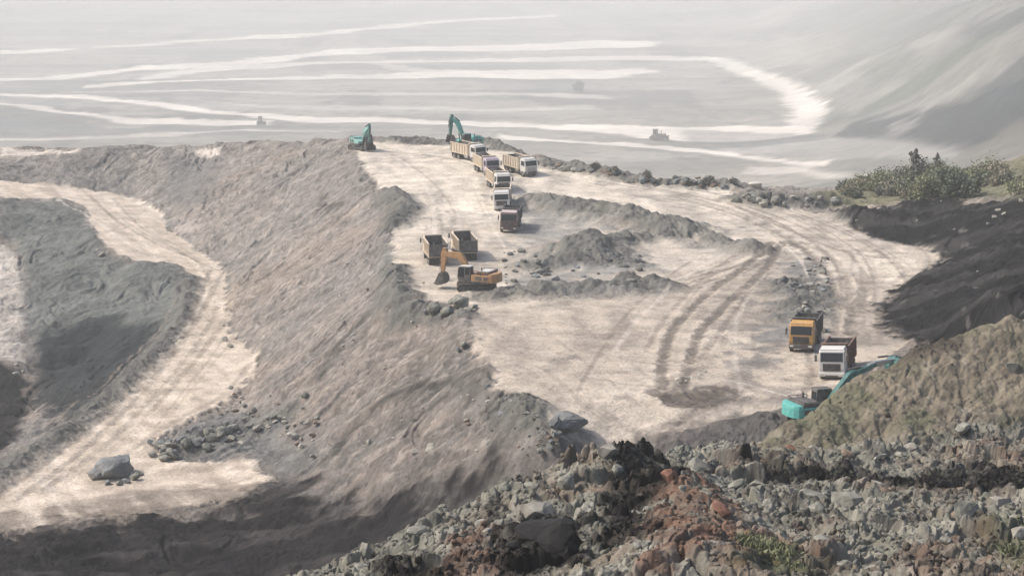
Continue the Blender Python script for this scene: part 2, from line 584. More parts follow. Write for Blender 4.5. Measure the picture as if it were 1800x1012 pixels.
P_coalR = T((1465, 374), (1490, 365), (1560, 362), (1620, 354), (1720, 358), (1800, 348), (1900, 345), (1900, 640), (1680, 640), (1610, 602), (1562, 582), (1543, 545), (1565, 515), (1605, 488), (1662, 455), (1640, 440), (1530, 415))
P_coalL = T((-200, 950), (0, 938), (150, 918), (300, 905), (440, 880), (500, 845), (560, 880), (640, 898), (760, 895), (850, 860), (930, 835), (1000, 850), (1000, 960), (600, 1100), (-200, 1200))
P_bank = T((0, 352), (100, 352), (143, 368), (156, 402), (188, 444), (240, 464), (308, 470), (336, 490), (325, 540), (270, 600), (200, 660), (130, 665), (60, 640), (45, 560), (40, 470), (20, 432), (0, 410))
P_ditch = T((62, 600), (120, 560), (200, 556), (285, 570), (268, 620), (205, 680), (150, 725), (100, 735), (58, 690))
P_ltrack = T((0, 428), (14, 436), (34, 470), (38, 560), (44, 630), (20, 640), (0, 640), (-30, 640), (-40, 470))
P_pit = T((-100, 640), (0, 640), (45, 668), (60, 720), (30, 770), (0, 790), (-100, 800))
P_lighttop = T((0, 262), (60, 262), (138, 264), (138, 269), (60, 271), (0, 273))
P_gully = T((310, 280), (375, 268), (385, 300), (370, 350), (330, 372), (295, 370), (290, 320))
P_slip = T((290, 370), (350, 372), (360, 405), (310, 412))
P_veg = T((1440, 345), (1500, 322), (1600, 318), (1700, 306), (1800, 280), (1950, 250), (1950, 345), (1800, 348), (1720, 352), (1620, 350), (1560, 358), (1480, 362))
P_greyfloor = T((880, 370), (960, 340), (1080, 400), (1330, 400), (1330, 440), (1240, 450), (1150, 490), (1150, 520), (880, 520), (890, 480), (950, 470), (900, 440))
P_greypatch = T((1385, 445), (1440, 455), (1462, 500), (1455, 560), (1440, 590), (1370, 600), (1340, 650), (1310, 640), (1360, 560), (1370, 490))
P_mottle = T((1230, 560), (1330, 520), (1390, 560), (1440, 650), (1420, 710), (1280, 735), (1180, 720), (1270, 650))
P_pale1 = T((1065, 420), (1130, 415), (1200, 430), (1215, 465), (1190, 480), (1130, 455))
P_pale2 = T((1195, 440), (1260, 440), (1270, 480), (1210, 475))
P_darkfront = T((955, 800), (1060, 775), (1160, 765), (1240, 742), (1390, 715), (1395, 740), (1330, 790), (1050, 850), (920, 850), (900, 825))
P_rough = T((850, 660), (870, 690), (925, 700), (985, 720), (1010, 765), (1000, 790), (900, 850), (860, 800), (830, 740), (800, 700))
P_greyspoil = T((690, 400), (672, 440), (682, 520), (700, 560), (720, 535), (695, 480))
P_rubble = T((270, 770), (330, 750), (420, 715), (470, 720), (520, 760), (560, 800), (500, 840), (430, 805), (300, 800))

wide_road = (1 - region(P_deck, NX, NY, 1.2, w2)) * 0
m_deck = region(P_deck, NX, NY, .55, w2 * 1.6 + w3 * .6)
m_road = region(P_road, NX, NY, .55, w2 * 1.4 + w3 * .6)
m_flat = np.clip(m_deck + m_road, 0, 1) * (1 - rid_m)

# relief: rills down the banks, rough spoil on heaps, ruts on the floors
wq = fbm(NX * .045, NY * .045, 3, 24)
rill = fbm(NX * .26 + wq * 3.2, NY * .70 + wq * 6.0 + .05 * NX, 5, 31, .65)
fine_rill = fbm(NX * .3 + wq * 5, NY * 1.1 + wq * 9.0 + .25 * NX, 4, 32) * sstep(.0, .4, vnoise(NX * .05, NY * .05, 77) + .25)
gul = np.minimum(np.abs(fbm(NX * .035 + wq * 2.0, NY * .10 + wq * 3.0, 5, 33, .6)) * 2.4, .6)
clod = blocks(NX, NY, 1.1, 43)[0] * sstep(-.1, .35, fbm(NX * .08, NY * .08, 3, 45))
rough_h = .13 * rill + .16 * w2 + .16 * w3 + 1.0 * w1 + 1.05 * (gul - .35) + .14 * clod
bl, br = blocks(NX, NY, 1.3, 41)
slope_m = 1 - m_flat
Z = base + rid_h
Z = Z + slope_m * (rough_h * .95) + rid_m * (.10 * bl + .20 * w2 + .10 * w3) + m_flat * (.06 * w2 + .05 * w3 + .12 * w1)
m_coalR = region(P_coalR, NX, NY, 1.0, w2 * 1.8 + w3)
m_coalL = region(P_coalL, NX, NY, 2.6, w2 * 1.2 + w1 * .8 + w3 * .6)
Z = Z + m_coalR * (.16 * bl + .25 * w2) + m_coalL * .15 * w2

# ---- what the ground is made of
def mix(C, c, m):
    m = np.asarray(m)[..., None]
    return C * (1 - m) + np.array(c) * m


C = np.zeros(NX.shape + (3,))
C[:] = (.238, .214, .194)
C = mix(C, (.32, .265, .22), sstep(-.1, .5, rill + .4 * w1) * .7)
C = mix(C, (.190, .184, .168), sstep(.05, .55, fbm(NX * .09, NY * .05, 4, 51)) * .75)
C = mix(C, (.150, .134, .124), sstep(.15, .55, fbm(NX * .3, NY * 1.1, 3, 52)) * .55)
C = mix(C, (.30, .26, .22), sstep(.45, .7, fbm(NX * .9, NY * .9, 3, 53)) * .5)
farleft = sstep(255, 300, NY) * (NX < 0)
C = mix(C, (.26, .245, .225), farleft * .6)
streak = fbm(NX * .22 + wq * 2, NY * .95 + wq * 3, 6, 57, .75)
C = mix(C, (.33, .285, .245), sstep(.05, .5, streak) * .28)
C = mix(C, (.130, .114, .103), sstep(.05, .5, -streak) * .38)
big = fbm(NX * .06 + w1, NY * .035, 4, 59)
C = mix(C, (.165, .160, .150), sstep(.0, .35, big) * .6)
C = mix(C, (.27, .215, .17), sstep(.05, .4, -big) * .45)
w4 = fbm(NX * 3.2, NY * 3.2, 3, 25)
C = mix(C, (.125, .11, .10), sstep(.1, .45, w4 + .4 * w2) * .6)
C = mix(C, (.36, .32, .28), sstep(.15, .5, -w4 + .3 * w2) * .4)
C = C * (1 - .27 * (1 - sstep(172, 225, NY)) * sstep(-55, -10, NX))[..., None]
C = mix(C, (.34, .30, .265), sstep(.2, .45, w3 + .3 * w2) * .45)
C = mix(C, (.14, .125, .115), sstep(.22, .45, -w3 + .3 * rill) * .5)
C = C * .92
C = mix(C, (.132, .140, .130), region(P_bank, NX, NY, 2.0, w2) * .9)
C = mix(C, (.100, .107, .100), region(P_bank, NX, NY, 2.0, w2) * sstep(-.1, .4, streak + .5 * w1) * .6)
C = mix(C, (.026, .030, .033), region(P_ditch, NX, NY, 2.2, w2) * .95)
C = mix(C, (.46, .42, .375), region(P_ltrack, NX, NY, .8, w2) * (.7 + .3 * np.clip(2 * rill, -1, 1)))
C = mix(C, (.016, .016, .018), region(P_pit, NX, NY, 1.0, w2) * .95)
C = mix(C, (.140, .138, .134), region(P_gully, NX, NY, 3, w2) * .7)
for ln, wd in (([(870, 652), (800, 662), (720, 690), (660, 725), (610, 765), (590, 790)], 1.0), ([(855, 688), (790, 695), (740, 725), (700, 755)], .9), ([(640, 560), (600, 600), (560, 660)], .8), ([(560, 365), (590, 360), (605, 362)], .5)):
    C = mix(C, (.050, .047, .043), strip(smooth_line([trace(near_base, a, b, 100, 470) for a, b in ln], 4), NX, NY, wd, 1.1, w2 * 1.5) * np.clip(.8 + 1.0 * w2, 0, 1))
C = mix(C, (.55, .49, .43), region(T((345, 257), (386, 260), (388, 272), (346, 273)), NX, NY, .7, w2) * .9)
C = mix(C, (.34, .30, .27), region(P_slip, NX, NY, 1.5, w2) * (.35 + .5 * sstep(0, .4, w2)))
C = mix(C, (.52, .46, .40), region(P_lighttop, NX, NY, 1.0))
C = mix(C, (.155, .157, .148), region(P_greyspoil, NX, NY, 2.0, w2) * .9)
C = mix(C, (.160, .152, .138), region(P_rough, NX, NY, 2.5, w2) * .65)
C = mix(C, (.150, .152, .148), region(P_rubble, NX, NY, 2.5, w2) * .7)

# driven surfaces
drive = fbm(NX * .25, NY * .09, 4, 61)                        # scraped along the run
cream = np.zeros(C.shape); cream[:] = (.415, .358, .296)
cream = mix(cream, (.29, .25, .212), sstep(-.05, .5, drive) * .7)
cream = mix(cream, (.52, .455, .38), sstep(.05, .45, fbm(NX * .07, NY * .05, 3, 62)) * .7)
cream = mix(cream, (.225, .20, .175), sstep(.15, .5, w2 * .7 + drive * .5) * .6)
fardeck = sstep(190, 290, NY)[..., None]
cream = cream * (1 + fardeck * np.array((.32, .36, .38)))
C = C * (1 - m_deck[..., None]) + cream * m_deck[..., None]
rd = fbm(NX * .55 + .25 * NY, (NX * .45 + NY) * .07, 4, 63)    # streaks along the lower road
road_c = np.zeros(C.shape); road_c[:] = (.52, .445, .365)
road_c = mix(road_c, (.40, .335, .272), sstep(.0, .5, rd) * .7)
road_c = mix(road_c, (.60, .53, .455), sstep(.1, .6, -rd) * .6)
C = C * (1 - m_road[..., None]) + road_c * m_road[..., None]
edge = T((-80, 925), (0, 900), (150, 880), (300, 862), (440, 838), (500, 850), (430, 885), (300, 910), (150, 930), (0, 950), (-80, 960))
C = mix(C, (.20, .17, .142), region(edge, NX, NY, 2.4, w2 + w1) * .85 * sstep(-.6, .3, rd + .5 * w2))
C = mix(C, (.30, .25, .205), region(T((300, 820), (420, 812), (480, 840), (440, 862), (330, 868)), NX, NY, 2.0, w2) * .6 * sstep(-.3, .3, w2))
C = mix(C, (.255, .248, .232), region(P_greyfloor, NX, NY, 3.5, w2) * .85 * sstep(-.5, .3, w1 + .6 * w2))
C = mix(C, (.225, .200, .178), region(P_mottle, NX, NY, 4, w2) * .75 * sstep(-.25, .3, w2 + .6 * fbm(NX * .35, NY * .15, 3, 65)))
C = mix(C, (.175, .172, .165), region(P_greypatch, NX, NY, 2.5, w2) * .85 * sstep(-.6, .2, w2))
C = mix(C, (.50, .44, .37), region(P_pale1, NX, NY, 1.5, w2) * .85)
C = mix(C, (.50, .44, .37), region(P_pale2, NX, NY, 1.5, w2) * .7)
heap = np.zeros(C.shape); heap[:] = (.125, .124, .112)
heap = mix(heap, (.165, .155, .133), sstep(-.1, .5, rill) * .6)
heap = mix(heap, (.085, .086, .083), sstep(.1, .5, w2) * .7)
C = C * (1 - (rid_m * .92)[..., None]) + heap * (rid_m * .92)[..., None]

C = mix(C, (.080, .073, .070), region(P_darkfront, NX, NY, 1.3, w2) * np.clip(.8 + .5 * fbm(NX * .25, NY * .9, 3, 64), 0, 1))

# wheel ruts: darker churned soil, pressed a little into the floor
TRACKS = [
    ([(1375, 425), (1345, 475), (1290, 525), (1235, 580), (1212, 640), (1205, 680), (1225, 697)], .55, .85),
    ([(1360, 425), (1310, 470), (1240, 520), (1185, 580), (1165, 640), (1170, 685), (1195, 700)], .55, .85),
    ([(1195, 700), (1235, 702), (1275, 690), (1260, 685)], 1.9, 1.0),
    ([(1165, 688), (1200, 698), (1245, 690)], 1.6, .9),
    ([(1365, 440), (1290, 470), (1210, 490), (1130, 500), (1050, 508)], .45, .6),
    ([(1360, 455), (1280, 485), (1200, 505), (1120, 512)], .45, .5),
    ([(1350, 480), (1300, 540), (1240, 620), (1200, 680)], .4, .4),
    ([(1385, 425), (1430, 450), (1460, 490), (1468, 540), (1470, 590)], .5, .55),
    ([(1410, 425), (1460, 450), (1490, 490), (1495, 540), (1490, 590)], .5, .45),
    ([(1505, 480), (1520, 510), (1500, 560), (1500, 590)], .7, .5),
    ([(1300, 365), (1400, 410), (1480, 440), (1560, 455)], .5, .5),
    ([(1180, 345), (1300, 380), (1400, 430), (1440, 470)], .5, .45),
    ([(1050, 318), (1200, 345), (1330, 385), (1420, 440)], .45, .35),
    ([(980, 300), (1150, 330), (1300, 362)], .4, .35),
    ([(1540, 440), (1575, 460), (1590, 480), (1570, 500)], .35, .4),
    ([(790, 370), (800, 400), (790, 440)], .3, .35),
    ([(770, 365), (778, 400), (770, 430)], .3, .3),
    ([(690, 268), (760, 275), (830, 290), (850, 320), (860, 360)], .6, .35),
    ([(1130, 770), (1180, 745), (1260, 715), (1330, 700)], .6, .45),
    ([(1420, 620), (1430, 660), (1410, 700)], .35, .45),
    ([(395, 470), (372, 520), (330, 590), (250, 690), (150, 790), (30, 880)], .45, .45),
    ([(370, 475), (350, 530), (300, 600), (210, 700), (100, 800), (0, 870)], .4, .45),
    ([(385, 540), (345, 610), (260, 710), (180, 790), (80, 860)], .4, .35),
    ([(160, 345), (210, 390), (280, 430), (350, 462), (372, 500)], .4, .4),
    ([(200, 350), (250, 400), (320, 445), (372, 470)], .35, .35),
    ([(440, 640), (400, 690), (310, 740), (220, 800)], .5, .4),
    ([(455, 625), (450, 650), (410, 690)], .3, .4),
]
for pts, wd, amt in TRACKS:
    ln = smooth_line([trace(near_base, a, b, 100, 470) for a, b in pts])
    m = strip(ln, NX, NY, wd, .35, w3) * amt * sstep(-.55, .1, w2 + .3) * (1 - rid_m)
    C = mix(C, (.105, .09, .078), m * .85)
    Z = Z - m * .16
    mm = strip(ln, NX, NY, wd + .7, .5, w2) * .18 * (1 - rid_m)
    Z = Z + mm * .35

def lanes(path, offsets, wd, amt, dark=(.19, .162, .138)):
    global C
    base_ln = [np.array(q) for q in smooth_line([trace(near_base, a, b, 100, 470) for a, b in path], 4)]
    nrm = []
    for i in range(len(base_ln)):
        d = base_ln[min(i + 1, len(base_ln) - 1)] - base_ln[max(i - 1, 0)]
        d /= np.hypot(*d); nrm.append(np.array((-d[1], d[0])))
    for o_ in offsets:
        ph = random.uniform(0, 6); dr = random.uniform(-1.5, 1.5); sl = random.uniform(-3.5, 3.5)
        ln = [p + n * (o_ + dr * math.sin(ph + i * .17) + sl * (i / len(base_ln) - .5)) for i, (p, n) in enumerate(zip(base_ln, nrm))]
        a = random.randint(0, len(ln) // 3); b = random.randint(len(ln) * 2 // 3, len(ln))
        m = strip(ln[a:b], NX, NY, wd * random.uniform(.7, 1.3), wd * .6, w3) * amt * random.uniform(.5, 1.2) * sstep(-.5, .2, w2 + .25) * (1 - rid_m)
        C = mix(C, dark if random.random() < .72 else (.62, .555, .48), np.clip(m, 0, 1))


lanes([(930, 285), (1100, 322), (1290, 362), (1400, 405), (1475, 455), (1500, 520), (1500, 600)], [-6.5, -4.8, -4.2, -1.5, -.6, 1.8, 3.0, 3.5, 6.2, 8], .24, .62)
lanes([(1380, 425), (1300, 480), (1225, 560), (1190, 640), (1180, 720)], [-9, -6.5, -4.5, -2.5, 2.5, 4.5, 7], .26, .5)
lanes([(1380, 430), (1280, 475), (1180, 500), (1080, 508)], [-3, -1.5, 0, 1.5, 3.5], .24, .5)
lanes([(700, 260), (760, 300), (800, 350), (810, 400), (815, 450)], [-6, -3, -1.2, .8, 2.5, 5], .28, .45)
lanes([(1000, 620), (1150, 650), (1300, 660), (1430, 690)], [-6, -3.5, -1, 2, 5], .3, .4)
lanes([(900, 560), (1000, 640), (1100, 720), (1180, 760)], [-5, -2, 1, 4, 7], .3, .35)
lanes([(1480, 400), (1560, 440), (1570, 480), (1520, 530)], [-5, -3, -1, 1.5, 4], .25, .5)
lanes([(380, 470), (365, 540), (300, 620), (200, 720), (80, 850)], [-6, -4.5, -3, -1.5, 0, 1.5, 3, 4.5, 6, 7.5], .26, .55, (.30, .25, .2))
lanes([(120, 345), (200, 385), (270, 430), (350, 465)], [-5, -3, -1, 1, 3, 5], .26, .5, (.32, .27, .22))

coal = np.zeros(C.shape); coal[:] = (.011, .011, .012)
coal = mix(coal, (.040, .038, .038), sstep(.0, .5, fbm(NX * .22 + .3 * NY, NY * .07, 5, 70)) * .85)
coal = mix(coal, (.15, .14, .13), sstep(.48, .68, fbm(NX * .7, NY * .35, 4, 71)) * .6)
C = C * (1 - m_coalR[..., None]) + coal * m_coalR[..., None]
coal2 = np.zeros(C.shape); coal2[:] = (.014, .013, .014)
coal2 = mix(coal2, (.050, .045, .045), sstep(.05, .5, fbm(NX * .12, NY * .5, 4, 72)) * .75)
coal2 = mix(coal2, (.02, .018, .019), sstep(.1, .5, fbm(NX * .2, NY * .6, 3, 73)) * .7)
C = C * (1 - m_coalL[..., None]) + coal2 * m_coalL[..., None]
m_veg = region(P_veg, NX, NY, 2.5, w2)
C = mix(C, (.135, .135, .082), m_veg * .85)
C = mix(C, (.15, .135, .095), m_veg * sstep(.1, .5, w1) * .6)
C = np.clip(C * (1 + .10 * w3[..., None]), .004, .8)

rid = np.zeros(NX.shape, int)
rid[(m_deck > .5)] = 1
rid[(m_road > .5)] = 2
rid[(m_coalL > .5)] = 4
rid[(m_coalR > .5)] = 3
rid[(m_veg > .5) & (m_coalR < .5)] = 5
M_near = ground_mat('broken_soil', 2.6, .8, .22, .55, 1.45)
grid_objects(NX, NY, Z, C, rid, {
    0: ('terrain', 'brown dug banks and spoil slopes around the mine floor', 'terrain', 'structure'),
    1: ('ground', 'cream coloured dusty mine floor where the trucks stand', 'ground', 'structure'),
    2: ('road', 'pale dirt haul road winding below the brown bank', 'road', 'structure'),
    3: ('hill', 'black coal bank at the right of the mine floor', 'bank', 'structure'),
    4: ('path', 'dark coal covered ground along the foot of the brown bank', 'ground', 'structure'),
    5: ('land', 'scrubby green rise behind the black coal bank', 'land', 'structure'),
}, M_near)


def near_z(x, y):
    return float(near_base(np.array([x]), np.array([y]))[0])


# ================================================================== FAR SIDE of the pit
Q = 2.4                          # the far side lies well beyond the mine floor


class FarGrid(Grid):
    """height solved over bearing (x/y) and log distance"""
    def line3(s, pts):
        s.line([(x / y, math.log(y) * .35, z) for x, y, z in pts])

    def __call__(s, x, y):
        return Grid.__call__(s, x / y, np.log(y) * .35)


def QR(px):
    return Q * (1 - .36 * float(sstep(1330, 1860, px)))   # the hillside on the right stands nearer


FG = FarGrid(-.56, .56, math.log(190 * Q) * .35, math.log(4200 * Q) * .35, .006)
XS = (-700, -200, 200, 600, 1000, 1300)


def far_row(py, d, xs=XS, dy=0):
    FG.line3([at_d(x, py + dy * i, d * QR(x)) for i, x in enumerate(xs)])


far_row(330, 400); far_row(250, 520); far_row(215, 620); far_row(170, 760); far_row(130, 930); far_row(90, 1130); far_row(35, 1500)
far_row(0, 1800, (-700, 0, 600, 1100, 1300)); far_row(-45, 2200, (-700, 0, 600, 1100)); far_row(-60, 2700, (-700, 0, 600, 1200, 1900, 2500))
FG.line3([at_d(p[0], p[1], p[2] * QR(p[0])) for p in ((1300, 330, 400), (1450, 320, 400), (1600, 300, 405), (1800, 290, 410), (2300, 270, 400))])
FG.line3([at_d(p[0], p[1], p[2] * QR(p[0])) for p in ((1300, 250, 520), (1450, 238, 540), (1560, 245, 500), (1700, 265, 450), (1830, 260, 425), (2300, 150, 410))])
FG.line3([at_d(p[0], p[1], p[2] * QR(p[0])) for p in ((1300, 130, 930), (1420, 160, 760), (1450, 215, 600))])
FG.line3([at_d(p[0], p[1], p[2] * QR(p[0])) for p in ((1480, 150, 720), (1600, 180, 600), (1700, 180, 540), (1800, 190, 480), (2300, 60, 440))])
FG.line3([at_d(p[0], p[1], p[2] * QR(p[0])) for p in ((1300, 35, 1500), (1450, 80, 1000), (1600, 90, 760), (1700, 80, 660), (1800, 60, 590), (2300, -80, 500))])
FG.line3([at_d(p[0], p[1], p[2] * QR(p[0])) for p in ((1300, 0, 1800), (1500, 10, 1300), (1650, 10, 1000), (1750, 10, 800), (1840, 0, 680), (2300, -180, 560))])
FG.line3([at_d(p[0], p[1], p[2] * QR(p[0])) for p in ((1500, -40, 1800), (1750, -40, 1300), (1950, -60, 900), (2300, -200, 640))])
FG.solve()
frow = np.exp(np.concatenate([np.linspace(math.log(205 * Q), math.log(1900 * Q), 860, endpoint=False), np.linspace(math.log(1900 * Q), math.log(3800 * Q), 60)]))
fcol = np.concatenate([np.linspace(-.52, -.32, 60, endpoint=False), np.linspace(-.32, .32, 720, endpoint=False), np.linspace(.32, .54, 66)])
FY, FU = np.meshgrid(frow, fcol, indexing='ij')
FX = FU * FY


def far_base(x, y):
    return FG(np.asarray(x, float), np.asarray(y, float))


def TF(*pts):
    return [trace(far_base, px, py, 205 * Q, 3600 * Q, 3) for px, py in pts]


NFX = FX / Q; NFY = FY / Q
FZ0 = FG(FX, FY)
SY = (FY + 3.0 * FZ0) / Q
f1 = fbm(NFX * .012, SY * .012, 5, 81); f2 = fbm(NFX * .05, SY * .05, 4, 82); f3 = fbm(NFX * .16, SY * .16, 3, 83)
f4 = fbm(NFX * .035 + .5 * f1, SY * .007, 5, 84)              # runnels down the bench faces
f5 = fbm(NFX * .006, NFY * .04, 4, 85)                        # layers along the benches
hillside = sstep(.16, .21, FU)
gq = fbm((NFX * .8 + SY * .6) * .008, (SY * .8 - NFX * .6) * .022, 5, 87)
# benches: shelves cut along the far slope
st = NFY / 85.0 + .35 * f1 + .25 * f5
shelf = (np.floor(st) + sstep(.55, 1.0, st - np.floor(st)) - st)
FZ = FZ0 + (2.4 * f1 + 1.0 * f4) * sstep(480, 700, NFY) + 1.2 * f2 + .7 * f3 + hillside * 3.0 * gq + shelf * 4 * (1 - hillside) * sstep(520, 640, NFY)
FC = np.zeros(FX.shape + (3,)); FC[:] = (.262, .238, .208)
FC = mix(FC, (.135, .14, .122), sstep(-.05, .4, f1) * .75)
FC = mix(FC, (.31, .275, .235), sstep(.05, .5, f2 - .3 * f1) * .6)
FC = mix(FC, (.10, .10, .092), sstep(.05, .4, f4) * .75)
FC = mix(FC, (.33, .315, .295), sstep(.1, .45, f5) * .45)
FC = mix(FC, (.12, .125, .118), sstep(.1, .45, -f5) * .45)
FC = mix(FC, (.10, .105, .098), sstep(.2, .5, f3 + .4 * f2) * .5)
FC = mix(FC, (.145, .144, .130), hillside * .85)
FC = mix(FC, (.080, .092, .070), hillside * sstep(-.1, .35, f1 + .5 * gq) * .75)
FC = mix(FC, (.21, .195, .175), hillside * sstep(.15, .5, gq) * .35)
FC = mix(FC, (.07, .075, .07), hillside * sstep(.2, .5, f2 + .5 * f3) * .25)

ROADS = [
    ('upper', [(-60, 92), (0, 90), (130, 84), (135, 87), (0, 95), (-60, 97)], 1),
    ('high', [(170, 80), (360, 68), (560, 57), (700, 42), (800, 33), (980, 25), (980, 28), (800, 38), (700, 48), (560, 63), (360, 72), (170, 83)], 1),
    ('main', [(-60, 138), (100, 131), (250, 116), (400, 108), (500, 97), (600, 86), (760, 80), (960, 76), (1060, 70), (1160, 73), (1150, 80), (1060, 84), (960, 88), (760, 91), (600, 95), (500, 107), (420, 115), (250, 122), (100, 138), (-60, 143)], 1),
    ('second', [(240, 136), (330, 118), (420, 112), (560, 108), (720, 104), (960, 101), (1100, 97), (1250, 98), (1250, 104), (1100, 103), (960, 106), (720, 109), (560, 113), (430, 118), (350, 127), (250, 141)], .8),
    ('third', [(145, 150), (280, 142), (450, 134), (640, 129), (840, 123), (960, 121), (1130, 120), (1160, 125), (1060, 136), (940, 138), (840, 135), (640, 136), (450, 139), (280, 147), (145, 153)], .95),
    ('branch', [(640, 108), (700, 116), (760, 121), (840, 121), (840, 125), (750, 126), (690, 121)], .6),
    ('fourth', [(130, 162), (350, 157), (480, 161), (640, 163), (940, 165), (1080, 168), (1080, 173), (940, 169), (640, 167), (480, 166), (350, 161), (130, 164)], .5),
    ('fifth', [(350, 176), (460, 184), (650, 186), (900, 188), (1050, 185), (1050, 189), (900, 192), (650, 190), (460, 188)], .4),
    ('sixth', [(-60, 164), (0, 165), (160, 168), (280, 180), (400, 194), (520, 203), (700, 205), (900, 211), (1100, 217), (1300, 219), (1430, 222), (1430, 232), (1320, 246), (1200, 246), (1100, 236), (900, 219), (700, 213), (520, 211), (400, 201), (280, 187), (160, 173), (0, 169), (-60, 169)], .95),
    ('seventh', [(-60, 178), (0, 181), (100, 191), (220, 206), (330, 209), (470, 209), (470, 218), (330, 216), (220, 212), (100, 197), (0, 185), (-60, 183)], .9),
    ('eighth', [(-60, 240), (60, 238), (250, 231), (420, 228), (600, 232), (600, 235), (420, 232), (250, 236), (60, 243), (-60, 246)], .5),
    ('ninth', [(880, 235), (1000, 241), (1130, 252), (1230, 262), (1320, 272), (1450, 287), (1450, 293), (1320, 279), (1230, 269), (1130, 259), (1000, 249), (880, 241)], .85),
    ('tenth', [(1300, 305), (1400, 303), (1500, 310), (1540, 312), (1540, 306), (1420, 294), (1320, 292)], .5),
    ('pit_floor', [(1250, 262), (1400, 250), (1460, 242), (1560, 243), (1690, 256), (1680, 275), (1560, 276), (1440, 283), (1330, 272)], .55),
    ('loop', [(1250, 98), (1300, 106), (1370, 130), (1415, 155), (1450, 178), (1446, 205), (1440, 218), (1385, 218), (1390, 190), (1370, 160), (1320, 135), (1270, 116), (1240, 104)], .95),
]
frid = np.zeros(FX.shape, int); specs = {0: ('terrain', 'hazy grey terraced slopes across the far side of the pit', 'terrain', 'structure')}
ROAD_LABEL = {'upper': 'faint pale road at the upper left of the far slope', 'high': 'thin pale road highest on the hazy far slope', 'main': 'broad pale road curving across the middle of the far slope',
              'second': 'pale road just below the broad curving road', 'third': 'bright road tapering to a point on the left of the far slope', 'branch': 'short faint track linking two pale far roads',
              'fourth': 'faint bench line below the bright tapering road', 'fifth': 'faintest bench line on the far slope', 'sixth': 'long pale road sweeping along the far pit floor', 'seventh': 'pale road joining the long road from the left',
              'eighth': 'dull grey track along the far pit floor at left', 'ninth': 'thin pale track slanting down behind the mine floor', 'tenth': 'pale streak of track before the scrubby rise', 'pit_floor': 'light grey flat ground below the dark far hillside',
              'loop': 'wide pale ramp bending down the far slope at right'}
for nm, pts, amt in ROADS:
    if amt > .75 and nm not in ('loop',):  # darker grey band below each main road: bench shading put into the colour
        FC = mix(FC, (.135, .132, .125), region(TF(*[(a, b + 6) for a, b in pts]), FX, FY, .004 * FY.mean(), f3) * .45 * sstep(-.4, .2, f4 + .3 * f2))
for i, (nm, pts, amt) in enumerate(ROADS):
    pl = TF(*pts)
    soft = .0040 * np.median([p[1] for p in pl])
    m = region(pl, FX, FY, soft, f3) * (.9 + .1 * np.clip(f2 * 2, -1, 1))
    c = (.72, .66, .59) if nm != 'pit_floor' else (.33, .31, .29)
    FC = mix(FC, c, m * amt)
    frid[(m * amt) > .35] = i + 1
    specs[i + 1] = ('road', ROAD_LABEL[nm], 'road', 'structure')
for pts, c, amt in (
        ([(1460, 240), (1500, 215), (1560, 205), (1640, 180), (1700, 178), (1760, 150), (1900, 130), (1900, 255), (1700, 255), (1600, 240)], (.028, .032, .036), .95),
        ([(1545, 240), (1570, 215), (1610, 205), (1625, 195), (1615, 220), (1575, 238)], (.26, .25, .23), .6),
        ([(1690, 160), (1800, 90), (1900, 60), (1900, 160), (1760, 185)], (.042, .048, .052), .75),
        ([(1690, 270), (1800, 215), (1900, 190), (1900, 290), (1750, 290)], (.13, .12, .105), .7),
        ([(1650, 60), (1800, 10), (1900, -10), (1900, 50), (1800, 40), (1720, 70)], (.055, .060, .062), .7),
        ([(1200, 225), (1350, 232), (1470, 232), (1440, 245), (1320, 260), (1230, 262), (1210, 250)], (.11, .11, .115), .55),
        ([(-60, 200), (60, 210), (200, 222), (420, 224), (420, 228), (200, 233), (0, 236), (-60, 236)], (.12, .132, .140), .6),
        ([(1440, 150), (1520, 105), (1640, 60), (1700, 50), (1640, 75), (1540, 120), (1460, 165)], (.30, .28, .26), .5),
        ([(1480, 190), (1560, 150), (1600, 140), (1560, 165), (1500, 205)], (.27, .25, .225), .55),
        ([(1610, 185), (1700, 140), (1790, 100), (1760, 125), (1690, 160), (1630, 192)], (.30, .285, .26), .6),
        ([(1540, 60), (1640, 20), (1720, 0), (1660, 30), (1570, 70)], (.10, .106, .105), .6),
        ([(1500, 120), (1580, 90), (1640, 95), (1600, 130), (1530, 150)], (.085, .10, .078), .55),
        ([(820, 140), (1000, 142), (1150, 150), (1080, 166), (900, 162)], (.13, .13, .128), .45)):
    FC = mix(FC, c, region(TF(*pts), FX, FY, 3.2 * Q, f2 + .6 * f3) * amt * (1 if pts[0][0] > 1300 else 1))
FC = np.clip(FC, .01, .8)
M_far = ground_mat('hazy_soil', .06, .5, 3.0)
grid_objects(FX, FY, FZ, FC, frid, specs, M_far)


def far_zw(x, y):
    return float(far_base(np.array([x]), np.array([y]))[0])


# ================================================================== NEAR HILL of broken rock
HG = Grid(-75, 110, 4, 165, .7)


def LH(*pts):
    w = [at_d(*p) for p in pts]
    HG.line(w)
    return w


